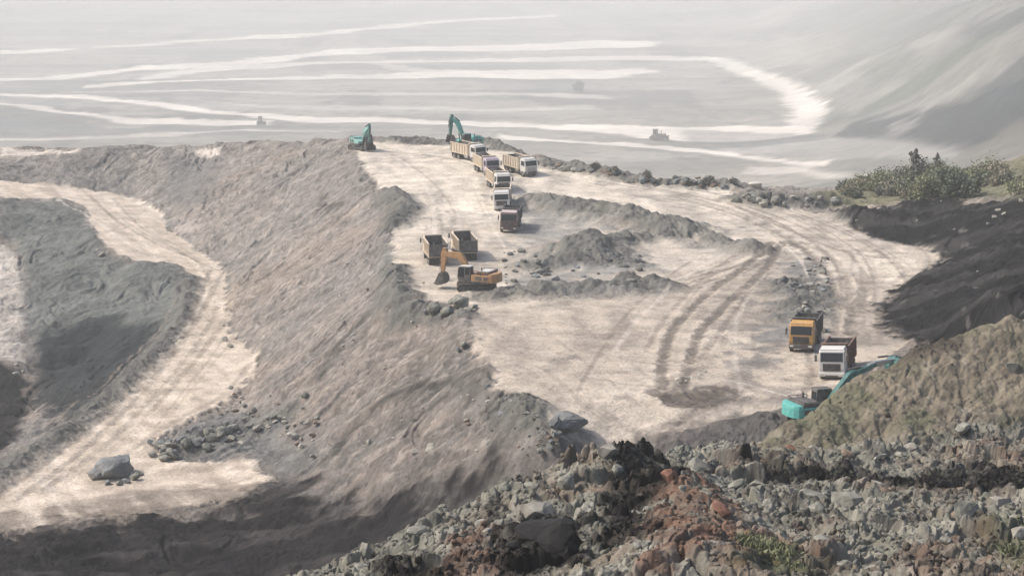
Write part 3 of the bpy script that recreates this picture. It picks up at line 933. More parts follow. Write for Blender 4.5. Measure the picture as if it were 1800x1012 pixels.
crest = LH((-300, 1250, 50), (200, 1120, 55), (520, 1025, 58), (640, 962, 60), (740, 908, 62), (900, 858, 65), (1000, 826, 66), (1060, 806, 67), (1100, 800, 68), (1200, 785, 72), (1340, 770, 77), (1400, 737, 79),
           (1460, 697, 82), (1530, 647, 84), (1600, 612, 85), (1700, 574, 86), (1800, 548, 87), (1950, 508, 88), (2300, 440, 90))
HG.line([(x * 1.04, y + 7, z - 4.5) for x, y, z in crest])
HG.line([(x * 1.2, y + 30, z - 21) for x, y, z in crest])
HG.line([(x * 1.4, y + 60, -22) for x, y, z in crest])
LH((1140, 812, 70), (1250, 800, 72.5), (1400, 795, 75), (1600, 785, 76.5), (1800, 775, 78), (2050, 765, 79))
LH((1150, 850, 66), (1300, 842, 69), (1450, 848, 70), (1600, 846, 71), (1800, 848, 71), (2050, 848, 71))
LH((1120, 880, 60), (1200, 885, 60), (1400, 885, 62), (1600, 895, 62), (1800, 885, 62), (2050, 885, 62))
LH((300, 1150, 48), (500, 1090, 48), (800, 1012, 46), (1000, 1012, 44), (1300, 1012, 44), (1800, 1012, 46), (2200, 1012, 46))
LH((-200, 1350, 34), (0, 1400, 30), (900, 1300, 28), (1800, 1300, 28), (2300, 1300, 28))
HG.line([(-60, 12, 30.5), (0, 10, 33), (60, 12, 33)])
HG.solve()
hrow = np.concatenate([np.arange(14, 48, .22), np.arange(48, 84, .085), np.arange(84, 112, .11), np.arange(112, 160, .8)])
hcol = np.concatenate([np.linspace(-.46, -.20, 90, endpoint=False), np.linspace(-.20, .315, 900, endpoint=False), np.linspace(.315, .50, 90)])
HY, HU = np.meshgrid(hrow, hcol, indexing='ij')
HX = HU * HY


def hill_base(x, y):
    return HG(np.asarray(x, float), np.asarray(y, float))


def TH(*pts):
    return [trace(hill_base, px, py, 12, 130, .15) for px, py in pts]


h1 = fbm(HX * .22, HY * .22, 4, 91); h2 = fbm(HX * .8, HY * .8, 4, 92); h3 = fbm(HX * 2.6, HY * 2.6, 3, 93)
P_tan = TH((1345, 790), (1400, 735), (1460, 697), (1530, 647), (1600, 614), (1700, 576), (1800, 550), (2000, 520), (2000, 740), (1800, 735), (1700, 740), (1600, 770), (1480, 790))
P_crestdark = TH((1530, 645), (1600, 612), (1680, 585), (1690, 605), (1600, 640), (1560, 655))
P_black = [TH((1300, 818), (1400, 825), (1480, 830), (1600, 838), (1700, 830), (1800, 822), (2000, 820), (2000, 880), (1800, 880), (1700, 868), (1560, 862), (1430, 850), (1330, 840)),
           TH((1060, 800), (1110, 800), (1160, 830), (1200, 850), (1205, 875), (1150, 900), (1140, 990), (1075, 990), (1060, 900), (1070, 850)),
           TH((860, 960), (930, 915), (1000, 905), (1030, 1000), (900, 1040), (860, 1010)),
           TH((660, 990), (760, 985), (800, 1000), (780, 1040), (640, 1040)),
           TH((830, 900), (880, 885), (900, 905), (860, 925))]
P_red = [TH((1135, 895), (1190, 862), (1260, 875), (1315, 940), (1340, 1040), (1125, 1040), (1125, 960)),
         TH((780, 970), (850, 945), (890, 965), (900, 1040), (760, 1040)),
         TH((1340, 950), (1460, 925), (1500, 960), (1420, 985), (1340, 980)),
         TH((1220, 815), (1300, 800), (1420, 810), (1400, 835), (1260, 835)),
         TH((1600, 960), (1740, 950), (1800, 980), (1800, 1040), (1560, 1040)),
         TH((1660, 790), (1800, 765), (1800, 810), (1700, 815))]
P_green = [TH((1310, 985), (1400, 985), (1420, 1040), (1300, 1040)), TH((1750, 950), (1830, 930), (1830, 1000), (1760, 1000))]
m_tan = region(P_tan, HX, HY, 1.0, h2)
m_hblack = np.zeros(HX.shape); m_hred = np.zeros(HX.shape)
for p in P_black:
    m_hblack = np.maximum(m_hblack, region(p, HX, HY, .7, h2 * 1.3))
for p, am in zip(P_red, (1, .8, .6, .4, .45, .4)):
    m_hred = np.maximum(m_hred, am * region(p, HX, HY, .8, h2 * 1.3))
b1, q1 = blocks(HX, HY, 2.3, 101); b2, q2 = blocks(HX, HY, 1.0, 102); b3, q3 = blocks(HX, HY, .45, 103); b4, q4 = blocks(HX, HY, .22, 104)
amp = 1 - .82 * m_tan
lump = amp * (.50 * b1 + .58 * b2 + .36 * b3 + .10 * b4 + .40 * h1 + .34 * h2 + .16 * h3 - .30 * np.abs(fbm(HX * 1.3, HY * 1.3, 4, 99))) + m_tan * (.50 * h1 + .26 * h2 + .10 * h3 + .10 * b3 + .18 * fbm(HX * .9 - HY * .25, HY * .25 + HX * .1, 3, 98))
damp = np.where(HY < 42, .6, 1)
m_mound = region(TH((1150, 880), (1180, 860), (1240, 865), (1300, 930), (1320, 1040), (1140, 1040)), HX, HY, 2.2)
px0, py0 = trace(hill_base, 1085, 815, 12, 130, .15)
peak = np.exp(-((HX - px0) ** 2 / 2.2 ** 2 + (HY - py0) ** 2 / 3.0 ** 2))
HZ = HG(HX, HY) + lump * damp * (1 - .45 * m_mound) + 1.3 * m_mound + .75 * peak
HC = np.zeros(HX.shape + (3,)); HC[:] = (.182, .175, .145)
HC = mix(HC, (.28, .265, .225), sstep(.45, .9, q1 * .5 + q2 * .5) * .8)
HC = mix(HC, (.125, .130, .112), sstep(.5, .9, q3) * .5)
HC = mix(HC, (.185, .135, .098), sstep(.1, .5, fbm(HX * .25, HY * .25, 3, 95)) * .5)
HC = mix(HC, (.075, .066, .058), sstep(.15, .5, h2) * .7)
tan = np.zeros(HC.shape); tan[:] = (.172, .148, .112)
tan = mix(tan, (.13, .112, .085), sstep(0, .5, fbm(HX * .9, HY * .3, 4, 96)) * .8)
tan = mix(tan, (.24, .205, .155), sstep(.15, .5, h1 + .4 * h2) * .6)
tan = mix(tan, (.105, .110, .070), sstep(.05, .45, fbm(HX * .35, HY * .35, 4, 90)) * .6)
tan = mix(tan, (.26, .235, .195), sstep(.3, .6, fbm(HX * 1.1, HY * .5, 4, 89)) * .5)
HC = HC * (1 - m_tan[..., None]) + tan * m_tan[..., None]
HC = mix(HC, (.05, .042, .038), region(P_crestdark, HX, HY, .8, h2) * .8)
m_hred = m_hred * sstep(-.65, .0, h2 + .6 * fbm(HX * 1.6, HY * 1.6, 3, 97))
HC = mix(HC, (.120, .075, .056), m_hred * .75)
HC = mix(HC, (.175, .105, .075), m_hred * sstep(.5, .8, q3) * .7)
HC = mix(HC, (.011, .010, .010), m_hblack * np.clip(.9 + .5 * h3, 0, 1))
for p in P_green:
    HC = mix(HC, (.055, .065, .025), region(p, HX, HY, .8, h2) * .6)
HC = np.clip(HC * (1 + .22 * (q4[..., None] - .5)), .008, .6)
M_hill = ground_mat('broken_rock', 5.0, .8, .08)
hid = np.zeros(HX.shape, int)
grid_objects(HX, HY, HZ, HC, hid, {0: ('hill', 'near hillside of broken grey rock and tan soil in front of the mine', 'hillside', 'structure')}, M_hill)

HZI = (hrow, hcol, HZ, HC)


def hill_tan(x, y):
    i = int(np.clip(np.searchsorted(hrow, y), 1, len(hrow) - 1)); j = int(np.clip(np.searchsorted(hcol, x / y), 1, len(hcol) - 1))
    return float(m_tan[i, j])


def hill_sample(x, y):
    u = x / y
    i = int(np.clip(np.searchsorted(hrow, y), 1, len(hrow) - 1)); j = int(np.clip(np.searchsorted(hcol, u), 1, len(hcol) - 1))
    return float(HZ[i, j]), HC[i, j]


# ================================================================== MACHINE PAINTS
M_white = mat('white_paint', (.62, .61, .58), .45, var=.10, dust=.35)
M_cream = mat('cream_paint', (.62, .52, .40), .6, var=.12, scale=1.5, dust=.3)
M_yellow = mat('yellow_paint', (.50, .27, .07), .45, var=.12, dust=.25)
M_ochre = mat('ochre_paint', (.43, .225, .085), .5, var=.15, dust=.3)
M_maroon = mat('maroon_paint', (.10, .055, .060), .45, var=.12, dust=.2)
M_mauve = mat('mauve_paint', (.36, .31, .38), .5, var=.1, dust=.3)
M_roofpink = mat('faded_roof_paint', (.50, .42, .41), .6, var=.1, dust=.3)
M_teal = mat('teal_paint', (.09, .40, .36), .4, var=.12, dust=.12)
M_palteal = mat('pale_teal_paint', (.22, .46, .42), .45, var=.12, dust=.25)
M_darkteal = mat('dark_teal_paint', (.03, .125, .12), .5, var=.2, dust=.1)
M_steel = mat('dark_steel', (.075, .072, .070), .6, var=.3, dust=.15)
M_bedin = mat('scraped_bed_steel', (.095, .092, .090), .55, var=.3, scale=2, dust=.12)
M_rust = mat('rusty_steel', (.15, .085, .06), .8, var=.3, dust=.15)
M_black = mat('black_rubber', (.030, .029, .028), .85, var=.3, dust=.12)
M_glass = mat('cab_glass', (.022, .026, .030), .12, var=.1)
M_chrome = mat('grey_metal', (.34, .34, .33), .35, .6, var=.1)
M_lamp = mat('lamp_lens', (.6, .58, .52), .2, var=.05)
M_track = mat('muddy_track_steel', (.060, .058, .056), .7, var=.4, dust=.25)
M_brown = mat('brown_faded_paint', (.16, .13, .105), .7, var=.2, dust=.2)
M_coal = mat('coal_lumps', (.022, .021, .022), .7, var=.5, scale=6, bump=.6)


def wheel(parent, x, y, r, w, inner=False):
    s = 1 if y > 0 else -1
    mb = MB()
    mb.cyl((x, y - w / 2, r), (x, y + w / 2, r), r, r, 18)
    for k in range(18):                                         # tread blocks
        a = 2 * math.pi * k / 18
        M = Matrix.Translation((x, y, r)) @ Matrix.Rotation(a, 4, 'Y')
        mb.box((0, 0, r), (r * .16, w * .98, .05), M)
    t = mb.build('wheel', M_black, parent)
    MB().cyl((x, y + s * w * .30, r), (x, y + s * (w / 2 + .02), r), r * .58, r * .50, 14).cyl((x, y + s * w * .4, r), (x, y + s * (w / 2 + .09), r), r * .2, r * .16, 10).build('rim', M_chrome, t)
    return t


def truck(name, label, cabm, bedm, roofm=None, grille=M_steel, bumper=M_white, lengthen=0.0, group='dump trucks on the mine floor'):
    t = empty(name)
    tag(t, label, 'dump truck', group)
    e = lengthen
    # chassis, axles, tanks
    c = MB()
    for y in (-.42, .42):
        c.box((-.1, y, .92), (7.2, .14, .26))
    for x in (-3.2, -1.8, 0, 1.6):
        c.box((x, 0, .92), (.16, .8, .2))
    c.bar((2.75, -1.0, .52), (2.75, 1.0, .52), .16, .16); c.bar((-1.55, -1.0, .52), (-1.55, 1.0, .52), .2, .2); c.bar((-2.85, -1.0, .52), (-2.85, 1.0, .52), .2, .2)
    c.build('chassis', M_steel, t)
    MB().cyl((.2, -.95, .85), (1.4, -.95, .85), .32, n=12).build('fuel_tank', M_chrome, t, smooth=False)
    MB().box((.75, .95, .85), (.9, .5, .5)).build('battery_box', M_steel, t, .03)
    # cab
    prof = [(1.85, 1.0), (3.72, .92), (3.80, 1.30), (3.78, 1.95), (3.58, 2.86), (3.30, 3.02), (1.95, 3.05), (1.85, 2.9)]
    cab = MB().prism(prof, -1.22, 1.22).build('cab', cabm, t, .07)
    MB().prism([(1.90, 3.03), (3.35, 3.01), (3.20, 3.12), (2.7, 3.20), (1.95, 3.22)], -1.14, 1.14).build('roof_cap', roofm or cabm, cab, .05)
    MB().prism([(3.805, 1.97), (3.625, 2.80), (3.565, 2.80), (3.745, 1.97)], -1.06, 1.06).build('windscreen', M_glass, cab)
    for s in (-1, 1):
        MB().prism([(2.35, 2.0), (3.45, 2.0), (3.30, 2.76), (2.35, 2.76)], s * 1.195, s * 1.235).build('side_window', M_glass, cab)
        MB().prism([(2.28, 1.05), (2.30, 1.05), (2.30, 2.85), (2.28, 2.85)], s * 1.20, s * 1.228).box((2.42, s * 1.235, 1.85), (.16, .03, .05)).build('door_seam', M_steel, cab)
        m = MB().bar((3.55, s * 1.22, 2.75), (3.72, s * 1.52, 2.72), .04, .04).bar((3.72, s * 1.52, 2.72), (3.72, s * 1.52, 1.95), .04, .04)
        m.box((3.74, s * 1.5, 2.3), (.10, .22, .62)).build('mirror', M_steel, cab, .02)
        MB().prism([(2.1, .62), (2.2, 1.02), (2.45, 1.14), (3.05, 1.14), (3.3, 1.02), (3.4, .62), (3.3, .62), (3.15, .95), (2.35, .95), (2.2, .62)], s * .86, s * 1.24).build('wheel_arch', cabm, cab)
    g = MB().box((3.80, 0, 1.42), (.06, 1.70, .72)).build('grille', grille, cab, .02)
    gs = MB()
    for k in range(4):
        gs.box((3.84, 0, 1.16 + .17 * k), (.04, 1.6, .05))
    gs.build('grille_bar', M_steel if grille is not M_steel else M_black, g)
    bp = MB().prism([(3.45, .52), (3.90, .52), (3.95, .70), (3.92, .96), (3.45, .98)], -1.24, 1.24).build('bumper', bumper, t, .05)
    MB().box((3.93, 0, .62), (.06, 1.2, .14)).build('number_plate_recess', M_steel, bp)
    for s in (-1, 1):
        MB().box((3.925, s * .95, .80), (.06, .40, .18)).build('headlight', M_lamp, bp, .03)
    MB().bar((3.45, 1.26, 2.95), (3.62, 1.26, 3.06), .05, .05).bar((3.6, -1.1, 3.06), (3.6, 1.1, 3.06), .06, .05).build('sun_visor', M_steel, cab)
    MB().cyl((1.72, -.95, 1.0), (1.72, -.95, 2.9), .09, n=10).build('exhaust_stack', M_steel, t)
    # tipper body: floor, sides with ribs, headboard, tailgate
    x0, x1, z0, z1, hw = -3.75 - e, 1.55, 1.22, 2.95, 1.27
    b = MB()
    b.box(((x0 + x1) / 2, 0, z0), (x1 - x0, 2 * hw, .14))
    for s in (-1, 1):
        b.box(((x0 + x1) / 2, s * (hw - .04), (z0 + z1) / 2 + .07), (x1 - x0, .08, z1 - z0 - .0))
        b.box(((x0 + x1) / 2, s * (hw + .015), z1 + .08), (x1 - x0 + .04, .17, .14))
        for k in range(7):
            b.box((x0 + .25 + k * (x1 - x0 - .5) / 6, s * (hw + .05), (z0 + z1) / 2 + .05), (.13, .11, z1 - z0 - .1))
        b.box(((x0 + x1) / 2, s * (hw + .035), z0 + .04), (x1 - x0, .08, .2))
    b.box((x1 - .02, 0, (z0 + z1) / 2 + .22), (.10, 2 * hw - .17, z1 - z0 + .30))
    for y in (-.8, 0, .8):
        b.box((x1 + .06, y, (z0 + z1) / 2 + .2), (.10, .14, z1 - z0))
    b.prism([(x1 - .05, z1 + .38), (x1 + .45, z1 + .40), (x1 + .45, z1 + .46), (x1 - .05, z1 + .46)], -hw, hw)
    bed = b.build('dump_bed', bedm, t, .02)
    li = MB()
    li.box(((x0 + x1) / 2, 0, z0 + .085), (x1 - x0 - .16, 2 * hw - .2, .03))
    for s in (-1, 1):
        li.box(((x0 + x1) / 2, s * (hw - .095), (z0 + z1) / 2 + .08), (x1 - x0 - .2, .025, z1 - z0 - .06))
    li.box((x1 - .085, 0, (z0 + z1) / 2 + .2), (.025, 2 * hw - .24, z1 - z0 + .2))
    li.build('bed_liner', M_bedin, bed)
    tg = MB().box((x0 - .04, 0, (z0 + z1) / 2 - .02), (.10, 2 * hw - .02, z1 - z0 - .12))
    for y in (-.85, 0, .85):
        tg.box((x0 - .11, y, (z0 + z1) / 2), (.06, .14, z1 - z0 - .2))
    tg.box((x0 - .105, 0, z1 - .16), (.07, 2 * hw - .1, .12)).box((x0 - .105, 0, z0 + .14), (.07, 2 * hw - .1, .12))
    tg.build('tailgate', M_bedin, bed)
    MB().cyl((1.2, 0, 1.0), (1.62, 0, 2.6), .13, n=10).build('lift_cylinder', M_chrome, t)
    for s in (-1, 1):
        MB().box((x0 + .15, s * .78, .72), (.03, .60, .62)).build('mudflap', M_black, t)
        MB().box((x0 + .12, s * .95, 1.06), (.08, .36, .14)).build('tail_lamp', M_rust, t)
        wheel(t, 2.75, s * 1.06, .52, .32)
        for x in (-1.55, -2.85):
            wheel(t, x, s * .95, .52, .58)
    return t


def curve_up(prof, n=3):
    return [tuple(p) for p in smooth_line(prof, n)]


def track_part(parent, y, L_, Hh, w, M):
    r = Hh / 2
    pts = [(-L_ / 2 + r + r * math.cos(a), r + r * math.sin(a)) for a in np.linspace(math.pi * 1.5, math.pi * .5, 9)]
    pts += [(L_ / 2 - r + r * math.cos(a), r + r * math.sin(a)) for a in np.linspace(math.pi * .5, -math.pi * .5, 9)]
    mb = MB()
    inn = [((p[0]) * .955, (p[1] - r) * .80 + r) for p in pts]
    n = len(pts)
    # the band of shoes
    for i in range(n):
        j = (i + 1) % n
        a, b, c, d = pts[i], pts[j], inn[j], inn[i]
        mb.prism([a, b, c, d], y - w / 2, y + w / 2, M)
    per = [(pts[i], pts[(i + 1) % n]) for i in range(n)]
    for a, b in per:                                            # grousers
        ln = math.hypot(b[0] - a[0], b[1] - a[1]); k = max(1, int(ln / .2))
        nx, nz = (b[1] - a[1]) / ln, -(b[0] - a[0]) / ln
        for q in range(k):
            t = (q + .5) / k
            cx, cz = a[0] + (b[0] - a[0]) * t, a[1] + (b[1] - a[1]) * t
            s = -1 if (cx * nx + (cz - r) * nz) < 0 else 1
            tx, tz = (b[0] - a[0]) / ln * .03, (b[1] - a[1]) / ln * .03
            ex, ez = nx * s * .05, nz * s * .05
            mb.prism([(cx - tx, cz - tz), (cx + tx, cz + tz), (cx + tx + ex, cz + tz + ez), (cx - tx + ex, cz - tz + ez)], y - w / 2, y + w / 2, M)
    t = mb.build('track', M_track, parent)
    f = MB().box((0, y, r), (L_ - Hh * 1.0, w * .55, Hh * .42), M)
    for x in np.linspace(-L_ / 2 + Hh, L_ / 2 - Hh, 6):
        f.cyl(M @ Vector((x, y - w * .36, r * .52)), M @ Vector((x, y + w * .36, r * .52)), r * .36, n=10)
    for x in (-L_ / 2 + r, L_ / 2 - r):
        f.cyl(M @ Vector((x, y - w * .34, r)), M @ Vector((x, y + w * .34, r)), r * .74, n=14)
    f.build('track_frame', M_steel, t)
    return t


def limb(pts_w, half, name, m, parent, bevel=.03):
    """box beam through plane points (x, z, depth)"""
    top, bot = [], []
    n = len(pts_w)
    for i, (x, z, d) in enumerate(pts_w):
        a = Vector(pts_w[max(i - 1, 0)][:2]); b = Vector(pts_w[min(i + 1, n - 1)][:2])
        t = (b - a).normalized(); nn = Vector((-t.y, t.x))
        top.append((x + nn.x * d / 2, z + nn.y * d / 2)); bot.append((x - nn.x * d / 2, z - nn.y * d / 2))
    return MB().prism(top + bot[::-1], -half, half).build(name, m, parent, bevel)


def ram(parent, name, a, b, y=0.0, r=.11):
    a = Vector((a[0], y, a[1])); b = Vector((b[0], y, b[1])); m = a + (b - a) * .58
    c = MB().cyl(a, m, r, n=10).build(name, M_steel, parent)
    MB().cyl(m, b, r * .55, n=8).build('rod', M_chrome, c)
    return c


def excavator(name, label, body, armm, stickm, boom_pts, stick_end, bucket_ang, tracks_turn, size=1.0, hoodm=None, cabroof=M_white, group='excavators digging and loading in the mine', hood_top=None, buckm=M_steel, slim=1.0):
    t = empty(name)
    tag(t, label, 'excavator', group)
    Mt = Matrix.Rotation(tracks_turn, 4, 'Z')
    for s in (-1, 1):
        track_part(t, s * 1.30, 4.9, 1.02, .62, Mt)
    u = MB().box((0, 0, .62), (2.0, 2.1, .42), Mt).cyl((0, 0, .8), (0, 0, 1.14), .72, n=20)
    u.build('undercarriage', M_steel, t)
    # slewing house with chamfered ends; walkway deck below, engine hood, counterweight
    h = MB().box((-.35, 0, 1.25), (4.3, 2.95, .22)).build('slew_deck', M_steel, t, .03)
    side = [(-2.35, 1.36), (.2, 1.36), (1.55, 1.36), (1.55, 1.78), (.95, 2.02), (-.2, 2.12), (-2.35, 2.12)]
    hs = MB().prism(side, -1.47, -.42).prism([(-2.35, 1.36), (.05, 1.36), (.05, 2.12), (-2.35, 2.12)], -.40, 1.47).build('house', body, t, .06)
    for y in (-1.475, 1.475):
        for x, w in ((-1.0, .9), (-1.95, .6)):
            MB().box((x, y, 1.74), (w, .02, .5)).build('side_louvre', M_steel, hs)
    hd = MB().prism([(-2.3, 2.13), (-.55, 2.13), (-.6, 2.44), (-.75, 2.52), (-2.25, 2.52)], -1.30, 1.20).build('engine_hood', hoodm or body, t, .06)
    if hood_top:
        MB().box((-1.45, -.05, 2.545), (1.45, 2.2, .04)).build('hood_cover', hood_top, hd)
    MB().cyl((-1.1, .75, 2.5), (-1.1, .75, 3.0), .09, n=10).build('exhaust_stack', M_steel, hd)
    cw = [(-2.36, -1.48), (-2.75, -1.40), (-3.05, -1.0), (-3.18, -.4), (-3.18, .4), (-3.05, 1.0), (-2.75, 1.40), (-2.36, 1.48)]
    mb = MB()
    n = len(cw)
    v = [(x, y, 1.22) for x, y in cw] + [(x, y, 2.05) for x, y in cw] + [(x * .985, y * .95, 2.34) for x, y in cw]
    f = [tuple(range(n)), tuple(range(3 * n - 1, 2 * n - 1, -1))]
    for k in range(2):
        f += [(i + k * n, (i + 1) % n + k * n, (i + 1) % n + (k + 1) * n, i + (k + 1) * n) for i in range(n)]
    mb.add(v, f).build('counterweight', body, t, .05)
    rl = MB()
    for a, b in (((-2.2, -1.4), (-.3, -1.4)), ((-2.2, 1.4), (-.3, 1.4)), ((-2.2, -1.4), (-2.2, 1.4))):
        rl.bar((*a, 2.62), (*b, 2.62), .05, .05)
    for x in (-2.2, -1.25, -.3):
        for y in (-1.4, 1.4):
            rl.bar((x, y, 2.12), (x, y, 2.62), .05, .05)
    rl.build('handrail', M_steel, t)
    # cab at the left front
    cp = [(.15, 1.38), (1.85, 1.38), (1.98, 1.75), (1.82, 2.85), (1.62, 3.05), (.25, 3.08), (.15, 2.95)]
    cb = MB().prism(cp, .52, 1.45).build('cab', M_steel if body is not M_brown else body, t, .05)
    MB().prism([(.12, 3.07), (1.72, 3.04), (1.66, 3.14), (.18, 3.17)], .48, 1.49).build('cab_roof', cabroof, cb, .03)
    MB().prism([(.30, 2.10), (.85, 2.10), (.85, 2.92), (.30, 2.92)], 1.44, 1.47).prism([(.98, 1.75), (1.80, 1.75), (1.68, 2.92), (.98, 2.92)], 1.44, 1.47).build('side_window', M_glass, cb)
    MB().prism([(1.965, 1.80), (1.835, 2.80), (1.865, 2.80), (1.995, 1.80)], .60, 1.37).build('front_window', M_glass, cb)
    MB().prism([(.13, 2.2), (.16, 2.2), (.16, 2.9), (.13, 2.9)], .62, 1.35).build('rear_window', M_glass, cb)
    # boom, stick, bucket
    (fx, fz), (kx, kz), (tx, tz) = boom_pts
    mid = ((fx + kx) / 2, (fz + kz) / 2)
    bo = limb([(fx, fz, .42 * slim), (fx + (kx - fx) * .7, fz + (kz - fz) * .7, .82 * slim), (kx, kz, .86 * slim), (kx + (tx - kx) * .35, kz + (tz - kz) * .35, .76 * slim), (tx, tz, .42 * slim)], .28, 'boom', armm, t)
    ax, az = stick_end
    dv = Vector((ax - tx, az - tz)).normalized()
    bx, bz = tx - dv.x * .75, tz - dv.y * .75
    st = limb([(bx, bz, .35 * slim), (tx, tz, .80 * slim), (tx + (ax - tx) * .4, tz + (az - tz) * .4, .62 * slim), (ax, az, .34 * slim)], .21, 'stick', stickm, t)
    for s in (-1, 1):
        ram(bo, 'boom_cylinder', (1.5, 1.35), (fx + (kx - fx) * .78, fz + (kz - fz) * .78), s * .42)
    nn = Vector((-(tz - kz), tx - kx)).normalized()
    ram(bo, 'stick_cylinder', (kx + nn.x * .55, kz + nn.y * .55), (bx, bz), 0, .12)
    n2 = Vector((-dv.y, dv.x))
    ram(st, 'bucket_cylinder', (tx + n2.x * .55 + dv.x * .3, tz + n2.y * .55 + dv.y * .3), (ax + n2.x * .42 - dv.x * .35, az + n2.y * .42 - dv.y * .35), 0, .09)
    Mb = Matrix.Translation((ax, 0, az)) @ Matrix.Rotation(bucket_ang, 4, 'Y')
    out = [(.15, .15), (-.30, .05), (-.62, -.35), (-.70, -.85), (-.45, -1.25), (.05, -1.45), (.55, -1.42)]
    inn = [(.15, .05), (-.24, -.03), (-.54, -.38), (-.61, -.84), (-.40, -1.17), (.06, -1.36), (.55, -1.34)]
    bk = MB()
    for i in range(len(out) - 1):
        bk.prism([out[i], out[i + 1], inn[i + 1], inn[i]], -.78, .78, Mb)
    for s in (-1, 1):
        bk.prism(out + [(.52, -1.15), (.30, -.4)], s * .78 - .03, s * .78 + .03, Mb)
    for s in (-.2, .2):
        bk.prism([(-.25, .2), (.2, .3), (.25, -.1), (-.3, -.05)], s - .04, s + .04, Mb)
    bkt = bk.build('bucket', buckm, t)
    for k in range(5):
        y = -.68 + k * .34
        MB().prism([(.50, -1.46), (.86, -1.40), (.50, -1.30)], y - .07, y + .07, Mb).build('tooth', M_chrome, bkt)
    t.scale = (size, size, size)
    return t


def dozer(name, label, m, size=1.0, group=None):
    t = empty(name); tag(t, label, 'bulldozer', group)
    I = Matrix.Identity(4)
    for s in (-1, 1):
        track_part(t, s * 1.0, 4.0, 1.25, .6, I)
    MB().prism([(-.4, .7), (2.3, .7), (2.4, 1.6), (2.25, 1.95), (-.4, 2.0)], -.6, .6).build('hood', m, t, .06)
    MB().prism([(-1.9, .8), (-.4, .8), (-.4, 1.7), (-1.9, 1.7)], -1.1, 1.1).build('body', m, t, .05)
    c = MB().prism([(-1.6, 1.7), (-.2, 1.7), (-.35, 3.2), (-1.5, 3.2)], -.8, .8).build('cab', m, t, .05)
    MB().prism([(-1.7, 3.2), (-.1, 3.2), (-.15, 3.36), (-1.65, 3.36)], -.95, .95).build('cab_roof', m, c)
    for s in (-1, 1):
        MB().prism([(-1.4, 2.1), (-.45, 2.1), (-.5, 3.0), (-1.35, 3.0)], s * .8 - .02, s * .8 + .02).build('side_window', M_glass, c)
        MB().bar((.2, s * 1.45, .7), (2.9, s * 1.45, .6), .16, .25).build('push_arm', m, t)
    MB().cyl((.9, .3, 1.95), (.9, .3, 3.1), .1, n=10).build('exhaust_stack', M_steel, t)
    out = [(3.1, .1), (2.85, .5), (2.82, .95), (3.05, 1.45)]
    mb = MB()
    for a, b in zip(out[:-1], out[1:]):
        mb.prism([a, b, (b[0] - .1, b[1]), (a[0] - .1, a[1])], -1.9, 1.9)
    mb.build('blade', M_steel, t)
    MB().box((-2.3, 0, .9), (.5, 1.4, .5)).prism([(-2.6, .9), (-2.45, .9), (-2.6, .05)], -.6, -.45).prism([(-2.6, .9), (-2.45, .9), (-2.6, .05)], .45, .6).build('ripper', M_steel, t)
    t.scale = (size, size, size)
    return t


def stand(o, px, py, heading, sink=.05, zfun=near_z, plan=None, tilt=True):
    """put a machine on the ground seen at (px, py), facing the plan direction heading"""
    x, y = plan or trace(near_base, px, py, 100, 470)
    h = Vector((heading[0], heading[1], 0)).normalized()
    s = Vector((-h.y, h.x, 0))
    z = zfun(x, y)
    a = zfun(x + h.x * 2.8, y + h.y * 2.8) - zfun(x - h.x * 2.8, y - h.y * 2.8)
    b = zfun(x + s.x * 1.2, y + s.y * 1.2) - zfun(x - s.x * 1.2, y - s.y * 1.2)
    fx = Vector((h.x, h.y, a / 5.6 if tilt else 0)).normalized()
    sy = Vector((s.x, s.y, b / 2.4 if tilt else 0)); sy = (sy - fx * sy.dot(fx)).normalized()
    up = fx.cross(sy)
    rot = Matrix((fx, sy, up)).transposed()
    o.rotation_euler = rot.to_euler()
    o.location = (x, y, z - sink)
    return x, y, z


def toward(px, py, deg):
    """heading that looks at the camera from (px, py), turned deg to the photo's left"""
    x, y = trace(near_base, px, py, 100, 470)
    a = math.atan2(-y, -x) - R(deg)
    return (math.cos(a), math.sin(a))


# ------------------------------------------------------------------ trucks
tk = truck('dump_truck', 'orange yellow dump truck with dark empty bed, parked behind the near white truck', M_yellow, M_steel, grille=M_steel, bumper=M_steel)
stand(tk, 1416, 608, toward(1416, 608, 7))
tk = truck('dump_truck', 'white cab dump truck with rust brown bed, beside the near teal excavator', M_white, M_rust, grille=M_steel, bumper=M_white)
stand(tk, 1473, 656, toward(1473, 656, 8))
tk = truck('dump_truck', 'dark maroon dump truck with faded pink roof, first of the queue', M_maroon, M_steel, M_roofpink, grille=M_maroon, bumper=M_maroon)
stand(tk, 898, 401, toward(898, 401, 6))
tk = truck('dump_truck', 'white dump truck half hidden right behind the dark maroon truck', M_white, M_cream)
stand(tk, 884, 363, toward(884, 363, 2))
tk = truck('dump_truck', 'white dump truck with cream bed, third in the queue behind the maroon truck', M_white, M_cream, grille=M_rust)
stand(tk, 876, 332, toward(876, 332, -14))
t3 = tk
tk = truck('dump_truck', 'mauve cab dump truck with cream bed, fourth in the queue', M_mauve, M_cream, bumper=M_mauve)
stand(tk, 855, 304, toward(855, 304, -18))
t4 = tk
tk = truck('dump_truck', 'white dump truck under the raised arm of the far teal excavator, showing its cream side', M_white, M_cream, lengthen=.2)
stand(tk, 824, 281, toward(824, 281, -36))
tk = truck('dump_truck', 'white dump truck with tall cream bed, standing apart at the right of the queue', M_white, M_cream, lengthen=.3, grille=M_white, bumper=M_steel)
stand(tk, 915, 305, toward(915, 305, -30))
tk = truck('dump_truck', 'cream dump truck seen from behind, being loaded by the yellow excavator', M_cream, M_cream)
h = toward(762, 455, -7); stand(tk, 765, 458, (-h[0], -h[1]))
t9 = tk
tk = truck('dump_truck', 'empty cream dump truck seen from behind, right of the one being loaded', M_cream, M_cream)
